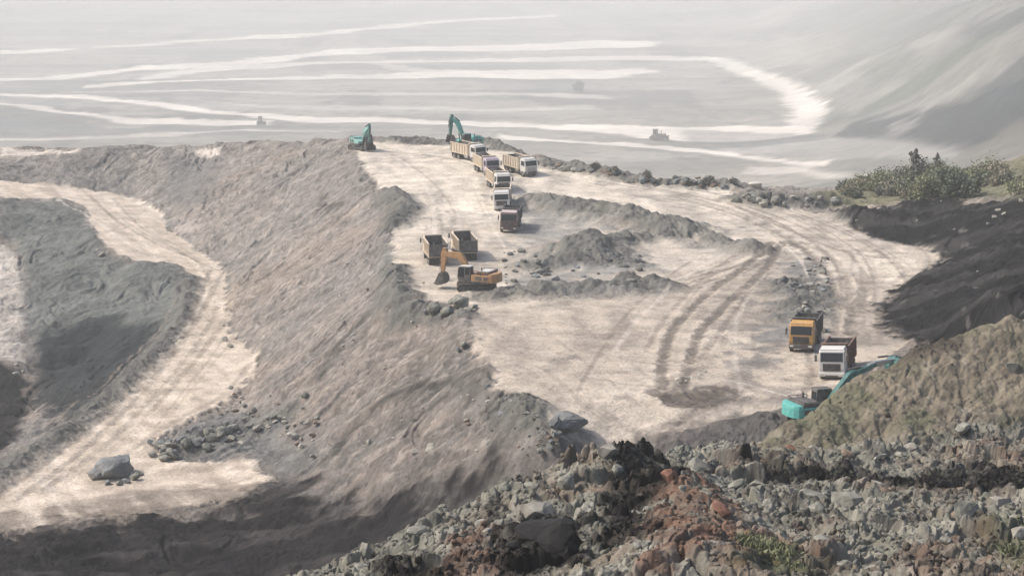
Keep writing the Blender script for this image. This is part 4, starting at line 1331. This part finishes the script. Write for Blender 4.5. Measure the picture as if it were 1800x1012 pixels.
h = toward(815, 447, -9); stand(tk, 816, 450, (-h[0], -h[1]))


def heap(name, label, m, host, L_, W_, z0, hgt, x0):
    """loose load lying in a truck bed"""
    n, k = 22, 12
    V = []; Fq = []
    for i in range(n):
        for j in range(k):
            u, v = i / (n - 1), j / (k - 1)
            e = math.sin(math.pi * u) ** .6 * math.sin(math.pi * v) ** .6
            V.append((x0 + (u - .5) * L_, (v - .5) * W_, z0 + hgt * e * (.75 + .5 * random.random())))
    for i in range(n - 1):
        for j in range(k - 1):
            Fq.append((i * k + j, (i + 1) * k + j, (i + 1) * k + j + 1, i * k + j + 1))
    b = len(V)
    V += [(x0 + sx * L_ / 2, sy * W_ / 2, z0 - .4) for sx, sy in ((-1, -1), (-1, 1), (1, 1), (1, -1))]
    me = bpy.data.meshes.new(name); me.from_pydata(V, [], Fq + [(b, b + 1, b + 2, b + 3)]); me.materials.append(m)
    o = link(name, me); tag(o, label, 'load')
    o.location = host.location; o.rotation_euler = host.rotation_euler
    return o


heap('coal_load', 'black coal heaped in the bed of the mauve truck', M_coal, t4, 4.9, 2.3, 2.5, .9, -1.1)
heap('coal_load', 'black coal heaped in the bed of the third queued white truck', M_coal, t3, 4.9, 2.3, 2.5, .9, -1.1)
M_spoil = mat('grey_spoil', (.19, .18, .165), .9, var=.35, scale=5, bump=.7)
heap('spoil_load', 'grey broken rock lying in the bed of the truck being loaded', M_spoil, t9, 4.6, 2.3, 1.5, .7, -.8)

# ------------------------------------------------------------------ excavators
ex = excavator('excavator', 'yellow excavator with white roofs, digging beside the two trucks seen from behind', M_ochre, M_ochre, M_ochre,
               [(.75, 1.85), (2.3, 4.15), (4.5, 4.25)], (4.75, 1.75), R(-12), R(28), 1.0, hoodm=M_rust, cabroof=M_white, hood_top=M_white)
stand(ex, 838, 509, (-.90, .44), tilt=False)
ex = excavator('excavator', 'pale teal excavator at the far left corner of the mine floor, arm hanging down', M_palteal, M_palteal, M_darkteal,
               [(.75, 1.85), (1.9, 4.0), (3.5, 4.6)], (3.4, 1.6), R(5), R(10), .98, cabroof=M_palteal)
stand(ex, 636, 263, (.50, -.87), tilt=False)
ex = excavator('excavator', 'teal excavator with raised boom, behind the truck at the far end of the queue', M_teal, M_teal, M_darkteal,
               [(.75, 1.85), (2.2, 5.0), (3.7, 6.1)], (4.0, 2.9), R(-4), R(35), 1.0, hoodm=M_teal, cabroof=M_palteal)
x, y, z = stand(ex, 822, 262, (-.80, -.60), tilt=False)
ex = excavator('excavator', 'bright teal excavator half hidden by the near hillside, arm stretched out to the right', M_teal, M_darkteal, M_chrome,
               [(.75, 1.85), (3.1, 4.3), (5.7, 5.1)], (8.1, 5.35), R(20), R(-12), 1.0, hoodm=M_steel, cabroof=M_steel, buckm=M_darkteal, slim=.62)
stand(ex, 1437, 748, (.93, .37), tilt=False)

dz = dozer('bulldozer', 'brown earthmover with raised cab beside the pale road on the far pit floor', M_brown, 2.9, 'earthmovers on the far pit floor')
x, y = trace(far_base, 1157, 246, 205 * Q, 3600 * Q, 3)
stand(dz, 0, 0, (.95, -.3), .2, far_zw, (x, y))
dz = dozer('bulldozer', 'tiny grey brown earthmover where two pale far roads meet', M_brown, 2.5, 'earthmovers on the far pit floor')
x, y = trace(far_base, 458, 219, 205 * Q, 3600 * Q, 3)
stand(dz, 0, 0, (.25, -.95), .2, far_zw, (x, y))

# ================================================================== ROCKS
def rock_mesh(name, seed, m, sub=2, flat=1.0, cuts=14, lo=.42, hi=.80):
    rg = np.random.default_rng(seed)
    bm = bmesh.new(); bmesh.ops.create_icosphere(bm, subdivisions=sub, radius=1.0)
    V = np.array([v.co[:] for v in bm.verts])
    for _ in range(cuts):
        n = rg.normal(size=3); n /= np.linalg.norm(n); d = rg.uniform(lo, hi)
        pr = V @ n
        V -= np.outer(np.maximum(pr - d, 0), n)
    V *= 1 + .018 * rg.normal(size=(len(V), 1))
    if sub > 3:
        V *= (1 + .10 * fbm(V[:, 0] * 1.7 + V[:, 2] * 1.1, V[:, 1] * 1.7 - V[:, 2] * .9, 4, seed % 50, .6))[:, None]
    V *= np.array([rg.uniform(.85, 1.25), rg.uniform(.7, 1.05), rg.uniform(.55, .9) * flat])
    for v, c in zip(bm.verts, V):
        v.co = c
    me = bpy.data.meshes.new(name); bm.to_mesh(me); bm.free()
    me.materials.append(m)
    return me


M_rk = {
    'grey': mat('grey_green_rock', (.20, .195, .165), .95, var=.35, scale=1.6, bump=.8),
    'pale': mat('pale_weathered_rock', (.245, .23, .195), .95, var=.22, scale=1.6, bump=.7),
    'brown': mat('brown_rock', (.165, .125, .09), .95, var=.35, scale=1.6, bump=.8),
    'red': mat('rust_red_rock', (.165, .085, .06), .95, var=.35, scale=1.8, bump=.8),
    'black': mat('black_coal_rock', (.010, .009, .009), .9, var=.5, scale=2, bump=.9),
    'blue': mat('blue_grey_rock', (.17, .175, .172), .95, var=.3, scale=.9, bump=.8),
    'white': mat('white_rock', (.5, .47, .42), .95, var=.15, scale=.9, bump=.6),
}
BOULDERS = [rock_mesh('boulder', 300 + i, M_rk['blue'], 4, 1.1, 40, .66, .93) for i in range(3)]
ROCKS = {k: [rock_mesh('rock', 100 + i * 7 + hash(k[0]) % 3, m, 3 if k in ('blue',) else 2) for i in range(5)] for k, m in M_rk.items()}


def rock(x, y, z, size, kind, label, group=None, cat='rock', name='rock', sq=1.0):
    o = link(name, random.choice(ROCKS[kind]))
    o.location = (x, y, z); o.scale = (size, size, size * sq)
    o.rotation_euler = (random.uniform(-.5, .5), random.uniform(-.5, .5), random.uniform(0, 6.3))
    tag(o, label, cat, group)
    return o


def ground_rock(px, py, size, kind, label, group=None, name='boulder', up=.3, sq=1.0):
    x, y = trace(near_base, px, py, 100, 470)
    o = rock(x, y, near_z(x, y) + size * up, size, kind, label, group, 'boulder' if name == 'boulder' else 'rock', name, sq)
    if name == 'boulder' and kind == 'blue':
        o.data = BOULDERS[int(px) % 3]; o.rotation_euler = (0, 0, px)
    return o


def strewn(spots, label, name='rubble'):
    """many small stones nobody would count: one object"""
    VV, FF, CC = [], [], []; off = 0
    for px, py, size, kind in spots:
        x, y = trace(near_base, px, py, 100, 470)
        me = random.choice(ROCKS[kind])
        V = np.array([v.co[:] for v in me.vertices]); Fq = np.array([p.vertices[:] for p in me.polygons])
        a = random.uniform(0, 6.3); Rm = np.array([[math.cos(a), -math.sin(a), 0], [math.sin(a), math.cos(a), 0], [0, 0, 1]])
        VV.append(V @ Rm.T * size + np.array([x, y, near_z(x, y) + size * .3])); FF.append(Fq + off); off += len(V)
        c = {'blue': (.18, .19, .19), 'grey': (.21, .205, .18), 'pale': (.33, .31, .27), 'brown': (.17, .13, .10)}[kind]
        CC.append(np.tile(np.array(c) * random.uniform(.7, 1.3), (len(V), 1)))
    o = link(name, mesh_np(name, np.concatenate(VV), np.concatenate(FF), M_near, np.concatenate(CC), False))
    return tag(o, label, 'rubble', None, 'stuff')


# single boulders one can point at on the mine floor and the lower road
ground_rock(203, 834, 2.5, 'blue', 'big blue grey boulder sitting alone on the lower haul road', sq=.9)
ground_rock(172, 838, 1.2, 'blue', 'small boulder leaning against the big lone boulder on the lower road', sq=.8)
for px, py, sz in ((165, 842, .7), (235, 842, .8), (222, 848, .6), (190, 850, .7), (245, 834, .6), (180, 830, .9), (160, 834, .5), (212, 852, .45), (228, 826, .9)):
    ground_rock(px, py, sz, random.choice(('blue', 'grey', 'pale')), 'broken rock at the foot of the big lone boulder', 'rocks round the lone boulder', 'rock', .3)
ground_rock(996, 750, 1.75, 'blue', 'dark blue grey boulder on the near edge of the mine floor', up=.25, sq=.75)
ground_rock(975, 748, .85, 'blue', 'smaller dark rock touching the boulder at the near floor edge', up=.3)
ground_rock(1330, 335, 1.5, 'white', 'white boulder on the grey spoil by the upper road', up=.6)
ground_rock(808, 540, 1.55, 'grey', 'biggest pale block of the rock cluster below the yellow excavator', up=.4)
for px, py, sz, kd in ((765, 545, 1.0, 'grey'), (790, 552, .9, 'grey'), (825, 548, .8, 'grey'), (778, 556, .7, 'blue'), (812, 556, .8, 'blue'), (760, 553, .55, 'grey'), (798, 533, .7, 'grey'), (748, 548, .6, 'blue'),
                       (836, 540, .5, 'blue'), (785, 575, .5, 'pale'), (812, 608, .6, 'grey'), (805, 615, .5, 'blue')):
    ground_rock(px + random.uniform(-2, 2), py, sz, kd, 'grey block in the rock cluster below the yellow excavator', 'blocks below the yellow excavator', 'rock')
for i in range(60):
    t = random.random()
    px = 265 + 150 * t + random.gauss(0, 14); py = 795 - 35 * t + random.gauss(0, 9)
    kd = random.choice(('blue', 'blue', 'grey', 'pale', 'grey'))
    ground_rock(px, py, random.choice((.4, .5, .6, .75, .95)), kd, {'blue': 'blue grey', 'grey': 'grey green', 'pale': 'pale'}[kd] + ' angular rock in the pile beside the lower haul road', 'rocks piled beside the lower haul road', 'rock', .35)
strewn([(p, 735 + random.gauss(0, 22) + (p - 380) * .12, random.choice((.3, .4, .5, .6)), random.choice(('grey', 'brown', 'pale'))) for p in [random.uniform(380, 560) for _ in range(60)]],
       'small stones strewn at the foot of the brown bank above the lower road')
strewn([(random.uniform(1290, 1480), 348 + random.gauss(0, 7), random.choice((.4, .6, .8, 1.0)), random.choice(('blue', 'grey', 'grey', 'pale'))) for _ in range(50)],
       'grey rubble on the spoil line beside the upper road')
strewn([(950 + 330 * t + random.gauss(0, 5), 288 + 40 * t ** .7 + random.gauss(0, 3), random.choice((.4, .6, .8, 1.0)), random.choice(('grey', 'blue', 'brown'))) for t in [random.random() for _ in range(70)]],
       'dark rubble along the back edge of the mine floor')
strewn([(random.uniform(1385, 1455), random.uniform(455, 585), random.choice((.2, .3, .4, .6)), random.choice(('blue', 'grey', 'pale'))) for _ in range(90)],
       'grey rubble on the rough patch inside the road bend')
strewn([(p, random.uniform(max(668, 610 + (p - 820) * .95), 800), random.choice((.15, .2, .3, .45)), random.choice(('grey', 'blue', 'brown', 'pale'))) for p in [random.uniform(820, 985) for _ in range(90)]],
       'rubble on the crumbling lip of the mine floor')
strewn([(random.uniform(880, 1150), random.uniform(440, 500), random.choice((.2, .3, .5, .7)), random.choice(('blue', 'grey'))) for _ in range(60)],
       'grey rubble around the foot of the pointed spoil heap')
strewn([(random.uniform(480, 860), random.uniform(420, 880), random.choice((.12, .15, .2, .3)), random.choice(('pale', 'pale', 'brown'))) for _ in range(110)],
       'scattered stones on the big brown bank')
for px, py, sz in ((1655, 358, .9), (1640, 361, .7), (1560, 366, .6), (1545, 369, .7), (1620, 363, .5), (1755, 372, 1.0), (1748, 384, .8), (1738, 395, .7), (1765, 378, .7), (1690, 385, .8), (1700, 383, .6), (1612, 388, .4), (1678, 404, .4), (1795, 355, .9), (1505, 388, .4), (1660, 476, .3), (1718, 478, .3)):
    ground_rock(px, py, sz * .62, 'pale', 'pale rock lying on the black coal bank', 'pale rocks on the coal bank', 'rock', .4)
for px, py in ((1230, 660), (1218, 666), (1205, 671), (1190, 668), (1240, 654)):
    ground_rock(px, py, .28, 'white', 'small white stone beside the dark wheel ruts', 'white stones beside the wheel ruts', 'rock', .3)
for px, py in ((25, 645), (40, 655), (12, 638), (30, 660), (180, 450), (172, 440), (650, 780), (735, 800), (760, 790), (395, 598), (405, 610)):
    ground_rock(px, py, random.uniform(.5, .9), 'pale', 'pale stone fallen on the left banks', 'pale stones on the left banks', 'rock', .3)

# ---- the near hill: its own big rocks, then the rubble between them
def hill_px(px, py):
    x, y = trace(hill_base, px, py, 12, 130, .15)
    return x, y


BIG = [
    (1074, 796, .62, 'black', 'black lump of coal perched on the rubble crest', 1.0, .75),
    (1070, 820, .75, 'pale', 'pale upright rock just under the perched black lump', 1.3, .3),
    (1110, 815, .55, 'black', 'black rock right of the perched coal lump', .8, .3),
    (1150, 838, .7, 'black', 'shiny black rock in the dark streak below the crest', .8, .3),
    (945, 905, 1.05, 'pale', 'large pale rock standing over the black slab', 1.1, .3),
    (945, 958, 1.5, 'black', 'big black slab in front of the pale rock', .75, .25),
    (992, 985, 1.0, 'black', 'black rock at the right end of the big black slab', 1.0, .2),
    (840, 925, .55, 'grey', 'grey rock left of the black slab', 1.0, .3),
    (1000, 860, .6, 'grey', 'grey rock on the crest left of the perched lump', 1.0, .3),
    (1160, 795, .32, 'pale', 'small pale rock on the crest right of the perched lump', 1.2, .4),
    (1050, 945, .55, 'pale', 'flat pale slab tilted among the grey blocks', .4, .4),
    (1330, 860, .75, 'pale', 'pale pointed rock right of the red earth', 1.2, .3),
    (1430, 880, .8, 'grey', 'broad grey rock in front of the black band', .8, .3),
    (1490, 895, .9, 'grey', 'greenish grey rock in the middle of the right rubble', .9, .3),
    (1540, 860, .5, 'pale', 'pale rock half sunk in the black band', .9, .3),
    (1760, 905, .95, 'pale', 'tall pale rock at the right edge of the rubble', 1.3, .3),
    (1700, 930, .7, 'grey', 'grey block beside the tall pale rock', 1.0, .3),
    (1460, 960, .8, 'grey', 'dark shadowed grey rock above the green weeds', 1.0, .3),
    (1640, 920, .45, 'brown', 'dark brown rock in the right rubble', .9, .3),
    (1220, 850, .8, 'grey', 'grey block behind the top of the red earth', 1.0, .3),
    (1600, 780, .6, 'pale', 'pale rock at the foot of the tan slope', .7, .3),
    (1545, 803, .5, 'white', 'whitish rock above the black band', .5, .4),
    (1490, 800, .5, 'brown', 'brown rock left of the whitish rock', .8, .4),
    (1385, 785, .5, 'red', 'reddish rock at the lower left of the tan slope', .6, .4),
    (1780, 640, .6, 'pale', 'pale rock embedded in the tan slope', 1.4, .1),
    (1690, 760, .7, 'grey', 'grey rock where rubble meets the tan slope at right', .9, .3),
    (1270, 940, .6, 'red', 'rust red rock on top of the red earth', .8, .3),
    (1180, 880, .55, 'red', 'rust red rock at the left top of the red earth', .9, .3),
    (740, 930, .55, 'grey', 'grey rock on the left end of the rubble crest', .9, .3),
    (700, 985, .5, 'black', 'black rock near the bottom left of the rubble', .7, .3),
]
for px, py, sz, kd, lab, sq, up in BIG:
    x, y = hill_px(px, py + 6)
    rock(x, y, hill_sample(x, y)[0] + sz * up, sz, kd, lab, None, 'rock', 'rock', sq)
LAB = {'grey': 'grey green angular block in the loose rubble of the near hill', 'pale': 'pale weathered block in the loose rubble of the near hill', 'brown': 'brown block in the loose rubble of the near hill',
       'red': 'rust red block in the loose rubble of the near hill', 'black': 'black coal block in the loose rubble of the near hill'}
cnt = 0
while cnt < 150:
    px = random.uniform(600, 1800); py = random.uniform(780, 1012)
    x, y = hill_px(px, py)
    z, c = hill_sample(x, y)
    if y > 108 or (px < 1250 and y > 80):
        continue
    lum = sum(c) / 3
    kd = 'red' if c[0] > 1.75 * c[1] else 'black' if lum < .06 else random.choice(('grey', 'grey', 'grey', 'pale', 'brown'))
    sz = random.choice((.18, .22, .26, .32, .4, .5)) * random.uniform(.8, 1.2)
    rock(x, y, z + sz * random.uniform(-.25, .2), sz, kd, LAB[kd], 'loose blocks in the near rubble', 'rock', 'rock', random.uniform(.7, 1.2))
    cnt += 1


def rubble_mesh(n, seed):
    rg = np.random.default_rng(seed)
    base = []
    for k in range(6):
        bm = bmesh.new(); bmesh.ops.create_icosphere(bm, subdivisions=1, radius=1.0)
        V = np.array([v.co[:] for v in bm.verts]); Fq = np.array([[v.index for v in f.verts] for f in bm.faces]); bm.free()
        for _ in range(9):
            q = rg.normal(size=3); q /= np.linalg.norm(q); d = rg.uniform(.5, .85)
            V -= np.outer(np.maximum(V @ q - d, 0), q)
        base.append((V * np.array([1.1, .85, .8]), Fq))
    VV, FF, CC = [], [], []; off = 0
    while len(VV) < n:
        y = rg.uniform(34, 104); u = rg.uniform(-.13, .33); x = u * y
        if hill_tan(x, y) > .3 and rg.random() < .93:
            continue
        z, c = hill_sample(x, y)
        V, Fq = base[rg.integers(6)]
        sz = .05 + .20 * rg.random() ** 3
        a, b = rg.uniform(0, 6.28, 2); ca, sa, cb, sb = math.cos(a), math.sin(a), math.cos(b), math.sin(b)
        Rm = np.array([[ca, -sa, 0], [sa, ca, 0], [0, 0, 1]]) @ np.array([[1, 0, 0], [0, cb, -sb], [0, sb, cb]])
        VV.append(V @ Rm.T * sz + np.array([x, y, z + sz * .05])); FF.append(Fq + off); off += len(V)
        tint = np.clip(np.array(c) * rg.uniform(.55, 1.25), .006, .4)
        CC.append(np.tile(tint, (len(V), 1)))
    return np.concatenate(VV), np.concatenate(FF), np.concatenate(CC)


RV, RF, RC = rubble_mesh(12000, 5)
o = link('rubble', mesh_np('rubble', RV, RF, M_hill, RC, False))
tag(o, 'small stones and crumbs between the blocks of the near hill', 'rubble', None, 'stuff')

# ================================================================== PLANTS
def leaf_mat(name, c):
    m = mat(name, c, .7, var=.35, scale=.9)
    return m


M_leaf = [leaf_mat('olive_leaf', (.19, .20, .115)), leaf_mat('dark_leaf', (.115, .135, .09)), leaf_mat('dry_leaf', (.26, .235, .165)), leaf_mat('grey_leaf', (.17, .165, .135))]
M_bark = mat('bark', (.09, .07, .055), .9, var=.3)


def crown_mesh(name, m, seed, w, h, leaf, n, conifer=False, z0=0.0):
    """leaf sized faces gathered in clumps through the crown"""
    rg = np.random.default_rng(seed)
    V = []; Fq = []
    if conifer:
        cl = [(np.array([0, 0, z0 + h * t]) + np.append(rg.normal(size=2) * w * .42 * (1 - t), 0), w * .34 * (1.06 - t)) for t in np.linspace(.05, .97, 22)]
    else:
        cl = []
        for _ in range(16):
            d = rg.normal(size=3); d /= np.linalg.norm(d); r = rg.uniform(.35, 1.0) ** .6
            cl.append((np.array([d[0] * w * .42 * r, d[1] * w * .42 * r, z0 + h * .52 + d[2] * h * .40 * r]), w * rg.uniform(.13, .24)))
    for _ in range(n):
        c, s = cl[rg.integers(len(cl))]
        p = c + rg.normal(size=3) * s * .55
        if p[2] < 0: p[2] = abs(p[2]) * .3
        a = rg.normal(size=3); a /= np.linalg.norm(a); b = np.cross(a, rg.normal(size=3)); b /= np.linalg.norm(b)
        q = leaf * rg.uniform(.6, 1.4); k = len(V)
        V += [p - a * q, p + b * q * .5, p + a * q, p - b * q * .5]
        Fq.append((k, k + 1, k + 2, k + 3))
    return mesh_np(name, np.array(V), np.array(Fq), m, None, False)


def plant(name, label, cat, w, h, m, seed, loc, group=None, conifer=False, trunk=.25, leaf=.2, n=900):
    t = empty(name, loc); tag(t, label, cat, group)
    z0 = h * trunk * .5
    tr = MB()
    lean = random.uniform(-.08, .08)
    tr.cyl((0, 0, -.4), (lean * h, 0, h * .55), .045 * h ** .8 + .03, .02 * h ** .8 + .015, 8)
    for k in range(5):
        a = k * 1.35 + seed; zz = h * (.25 + .1 * k)
        tr.cyl((lean * zz, 0, zz * .8), (math.cos(a) * w * .34, math.sin(a) * w * .34, zz + h * .16), .02 * h ** .8 + .015, .012, 6)
    tr.build('trunk', M_bark, t)
    link('crown', crown_mesh('crown', m, seed, w, h - z0, leaf, n, conifer, z0), t)
    return t


def on_ground(px, py):
    x, y = trace(near_base, px, py, 100, 470)
    return (x, y, near_z(x, y))


plant('conifer_tree', 'pointed grey green conifer standing up out of the shrubs behind the coal bank', 'tree', 3.8, 6.0, M_leaf[3], 3, on_ground(1608, 326), conifer=True, leaf=.22, n=1500)
plant('conifer_tree', 'smaller pointed conifer tip right of the main conifer', 'tree', 2.4, 4.6, M_leaf[3], 4, on_ground(1646, 318), conifer=True, leaf=.18, n=700)
plant('tree', 'dark bushy tree at the right end of the shrubs behind the coal bank', 'tree', 4.6, 5.0, M_leaf[1], 5, on_ground(1700, 352), leaf=.25, n=1700)
plant('tree', 'dark leafy tree in the middle of the shrubs behind the coal bank', 'tree', 5.6, 4.6, M_leaf[1], 6, on_ground(1662, 354), leaf=.25, n=1700)
plant('tree', 'olive tree left of the dark leafy tree behind the coal bank', 'tree', 5.0, 3.6, M_leaf[0], 8, on_ground(1625, 354), leaf=.25, n=1700)
for i in range(105):
    px = random.choice((random.uniform(1485, 1600), random.uniform(1560, 1800), random.uniform(1600, 1720)))
    top = 332 - (px - 1480) * .11
    py = random.uniform(top, 350)
    s = random.uniform(1.2, 2.7) * (1.0 if px > 1540 else .8)
    lf = random.choice((0, 0, 0, 2, 2, 1, 3))
    lab = ('olive green shrub in the scrub behind the coal bank', 'dark green shrub in the scrub behind the coal bank', 'dry yellow brown shrub in the scrub behind the coal bank', 'dull grey green shrub in the scrub behind the coal bank')[lf]
    plant('shrub', lab, 'shrub', s * 1.9, s, M_leaf[lf], 20 + i, on_ground(px, py), 'shrubs behind the coal bank', leaf=.2, n=560, trunk=.1)
for px, py, s in ((1045, 299, 1.5), (1080, 304, 1.1), (1140, 313, 1.3), (1245, 322, 1.4), (1290, 324, 1.2)):
    plant('shrub', 'scrubby grey green bush on the spoil at the back edge of the mine floor', 'shrub', s * 1.5, s * .8, M_leaf[3], int(px), on_ground(px, py), 'bushes on the back edge', leaf=.2, n=500, trunk=.1)
x, y = trace(far_base, 1018, 163, 205 * Q, 3600 * Q, 3)
plant('tree', 'lone hazy tree on a bench of the far slope', 'tree', 18, 14, M_leaf[1], 9, (x, y, far_zw(x, y)), leaf=.9, n=2200)


def weed(px, py, w, h, label, seed):
    x, y = hill_px(px, py)
    z = hill_sample(x, y)[0]
    rg = np.random.default_rng(seed)
    V = []; Fq = []
    for _ in range(420):
        p = np.append(rg.normal(size=2) * w * .4, 0); d = np.append(rg.normal(size=2) * .5, 1.0); d /= np.linalg.norm(d)
        s = np.cross(d, rg.normal(size=3)); s /= np.linalg.norm(s)
        l = h * rg.uniform(.4, 1.2); k = len(V)
        V += [p - s * .018, p + s * .018, p + d * l * .6 + s * .014, p + d * l + np.append(rg.normal(size=2) * .08, -.05)]
        Fq.append((k, k + 1, k + 2, k + 3))
    o = link('weed_tuft', mesh_np('weed_tuft', np.array(V), np.array(Fq), M_leaf[0], None, False))
    o.location = (x, y, z - .05); tag(o, label, 'weed')


weed(1345, 1000, .9, .5, 'green weeds at the bottom edge right of the red earth', 1)
weed(1375, 1008, .7, .4, 'smaller green weeds beside the bottom edge weeds', 2)
weed(1790, 965, .6, .5, 'green weeds by the tall pale rock at the right edge', 3)
weed(1315, 995, .6, .4, 'green weeds against the right flank of the red earth', 4)
weed(1585, 990, .5, .3, 'sparse green weeds near the bottom right of the rubble', 5)

# ================================================================== HAZE
zmax = max(float(FZ.max()), CAMZ) + 6
zmin = min(float(FZ.min()), float(Z.min()), float(HZ.min())) - 1
hb = MB().box((0, 5600, (zmax + zmin) / 2), (13600, 12200, zmax - zmin))
hm = bpy.data.materials.new('dusty_air')
hm.use_nodes = True
nt = hm.node_tree
nt.nodes.remove(nt.nodes['Principled BSDF'])
pv = nt.nodes.new('ShaderNodeVolumePrincipled')
pv.inputs['Color'].default_value = (.92, .935, .915, 1)
pv.inputs['Density'].default_value = HAZE_DENSITY
pv.inputs['Anisotropy'].default_value = 0.0
nt.links.new(pv.outputs[0], nt.nodes['Material Output'].inputs['Volume'])
hz = hb.build('haze', hm)
tag(hz, 'pale dusty haze filling the whole pit', 'haze', None, 'stuff')
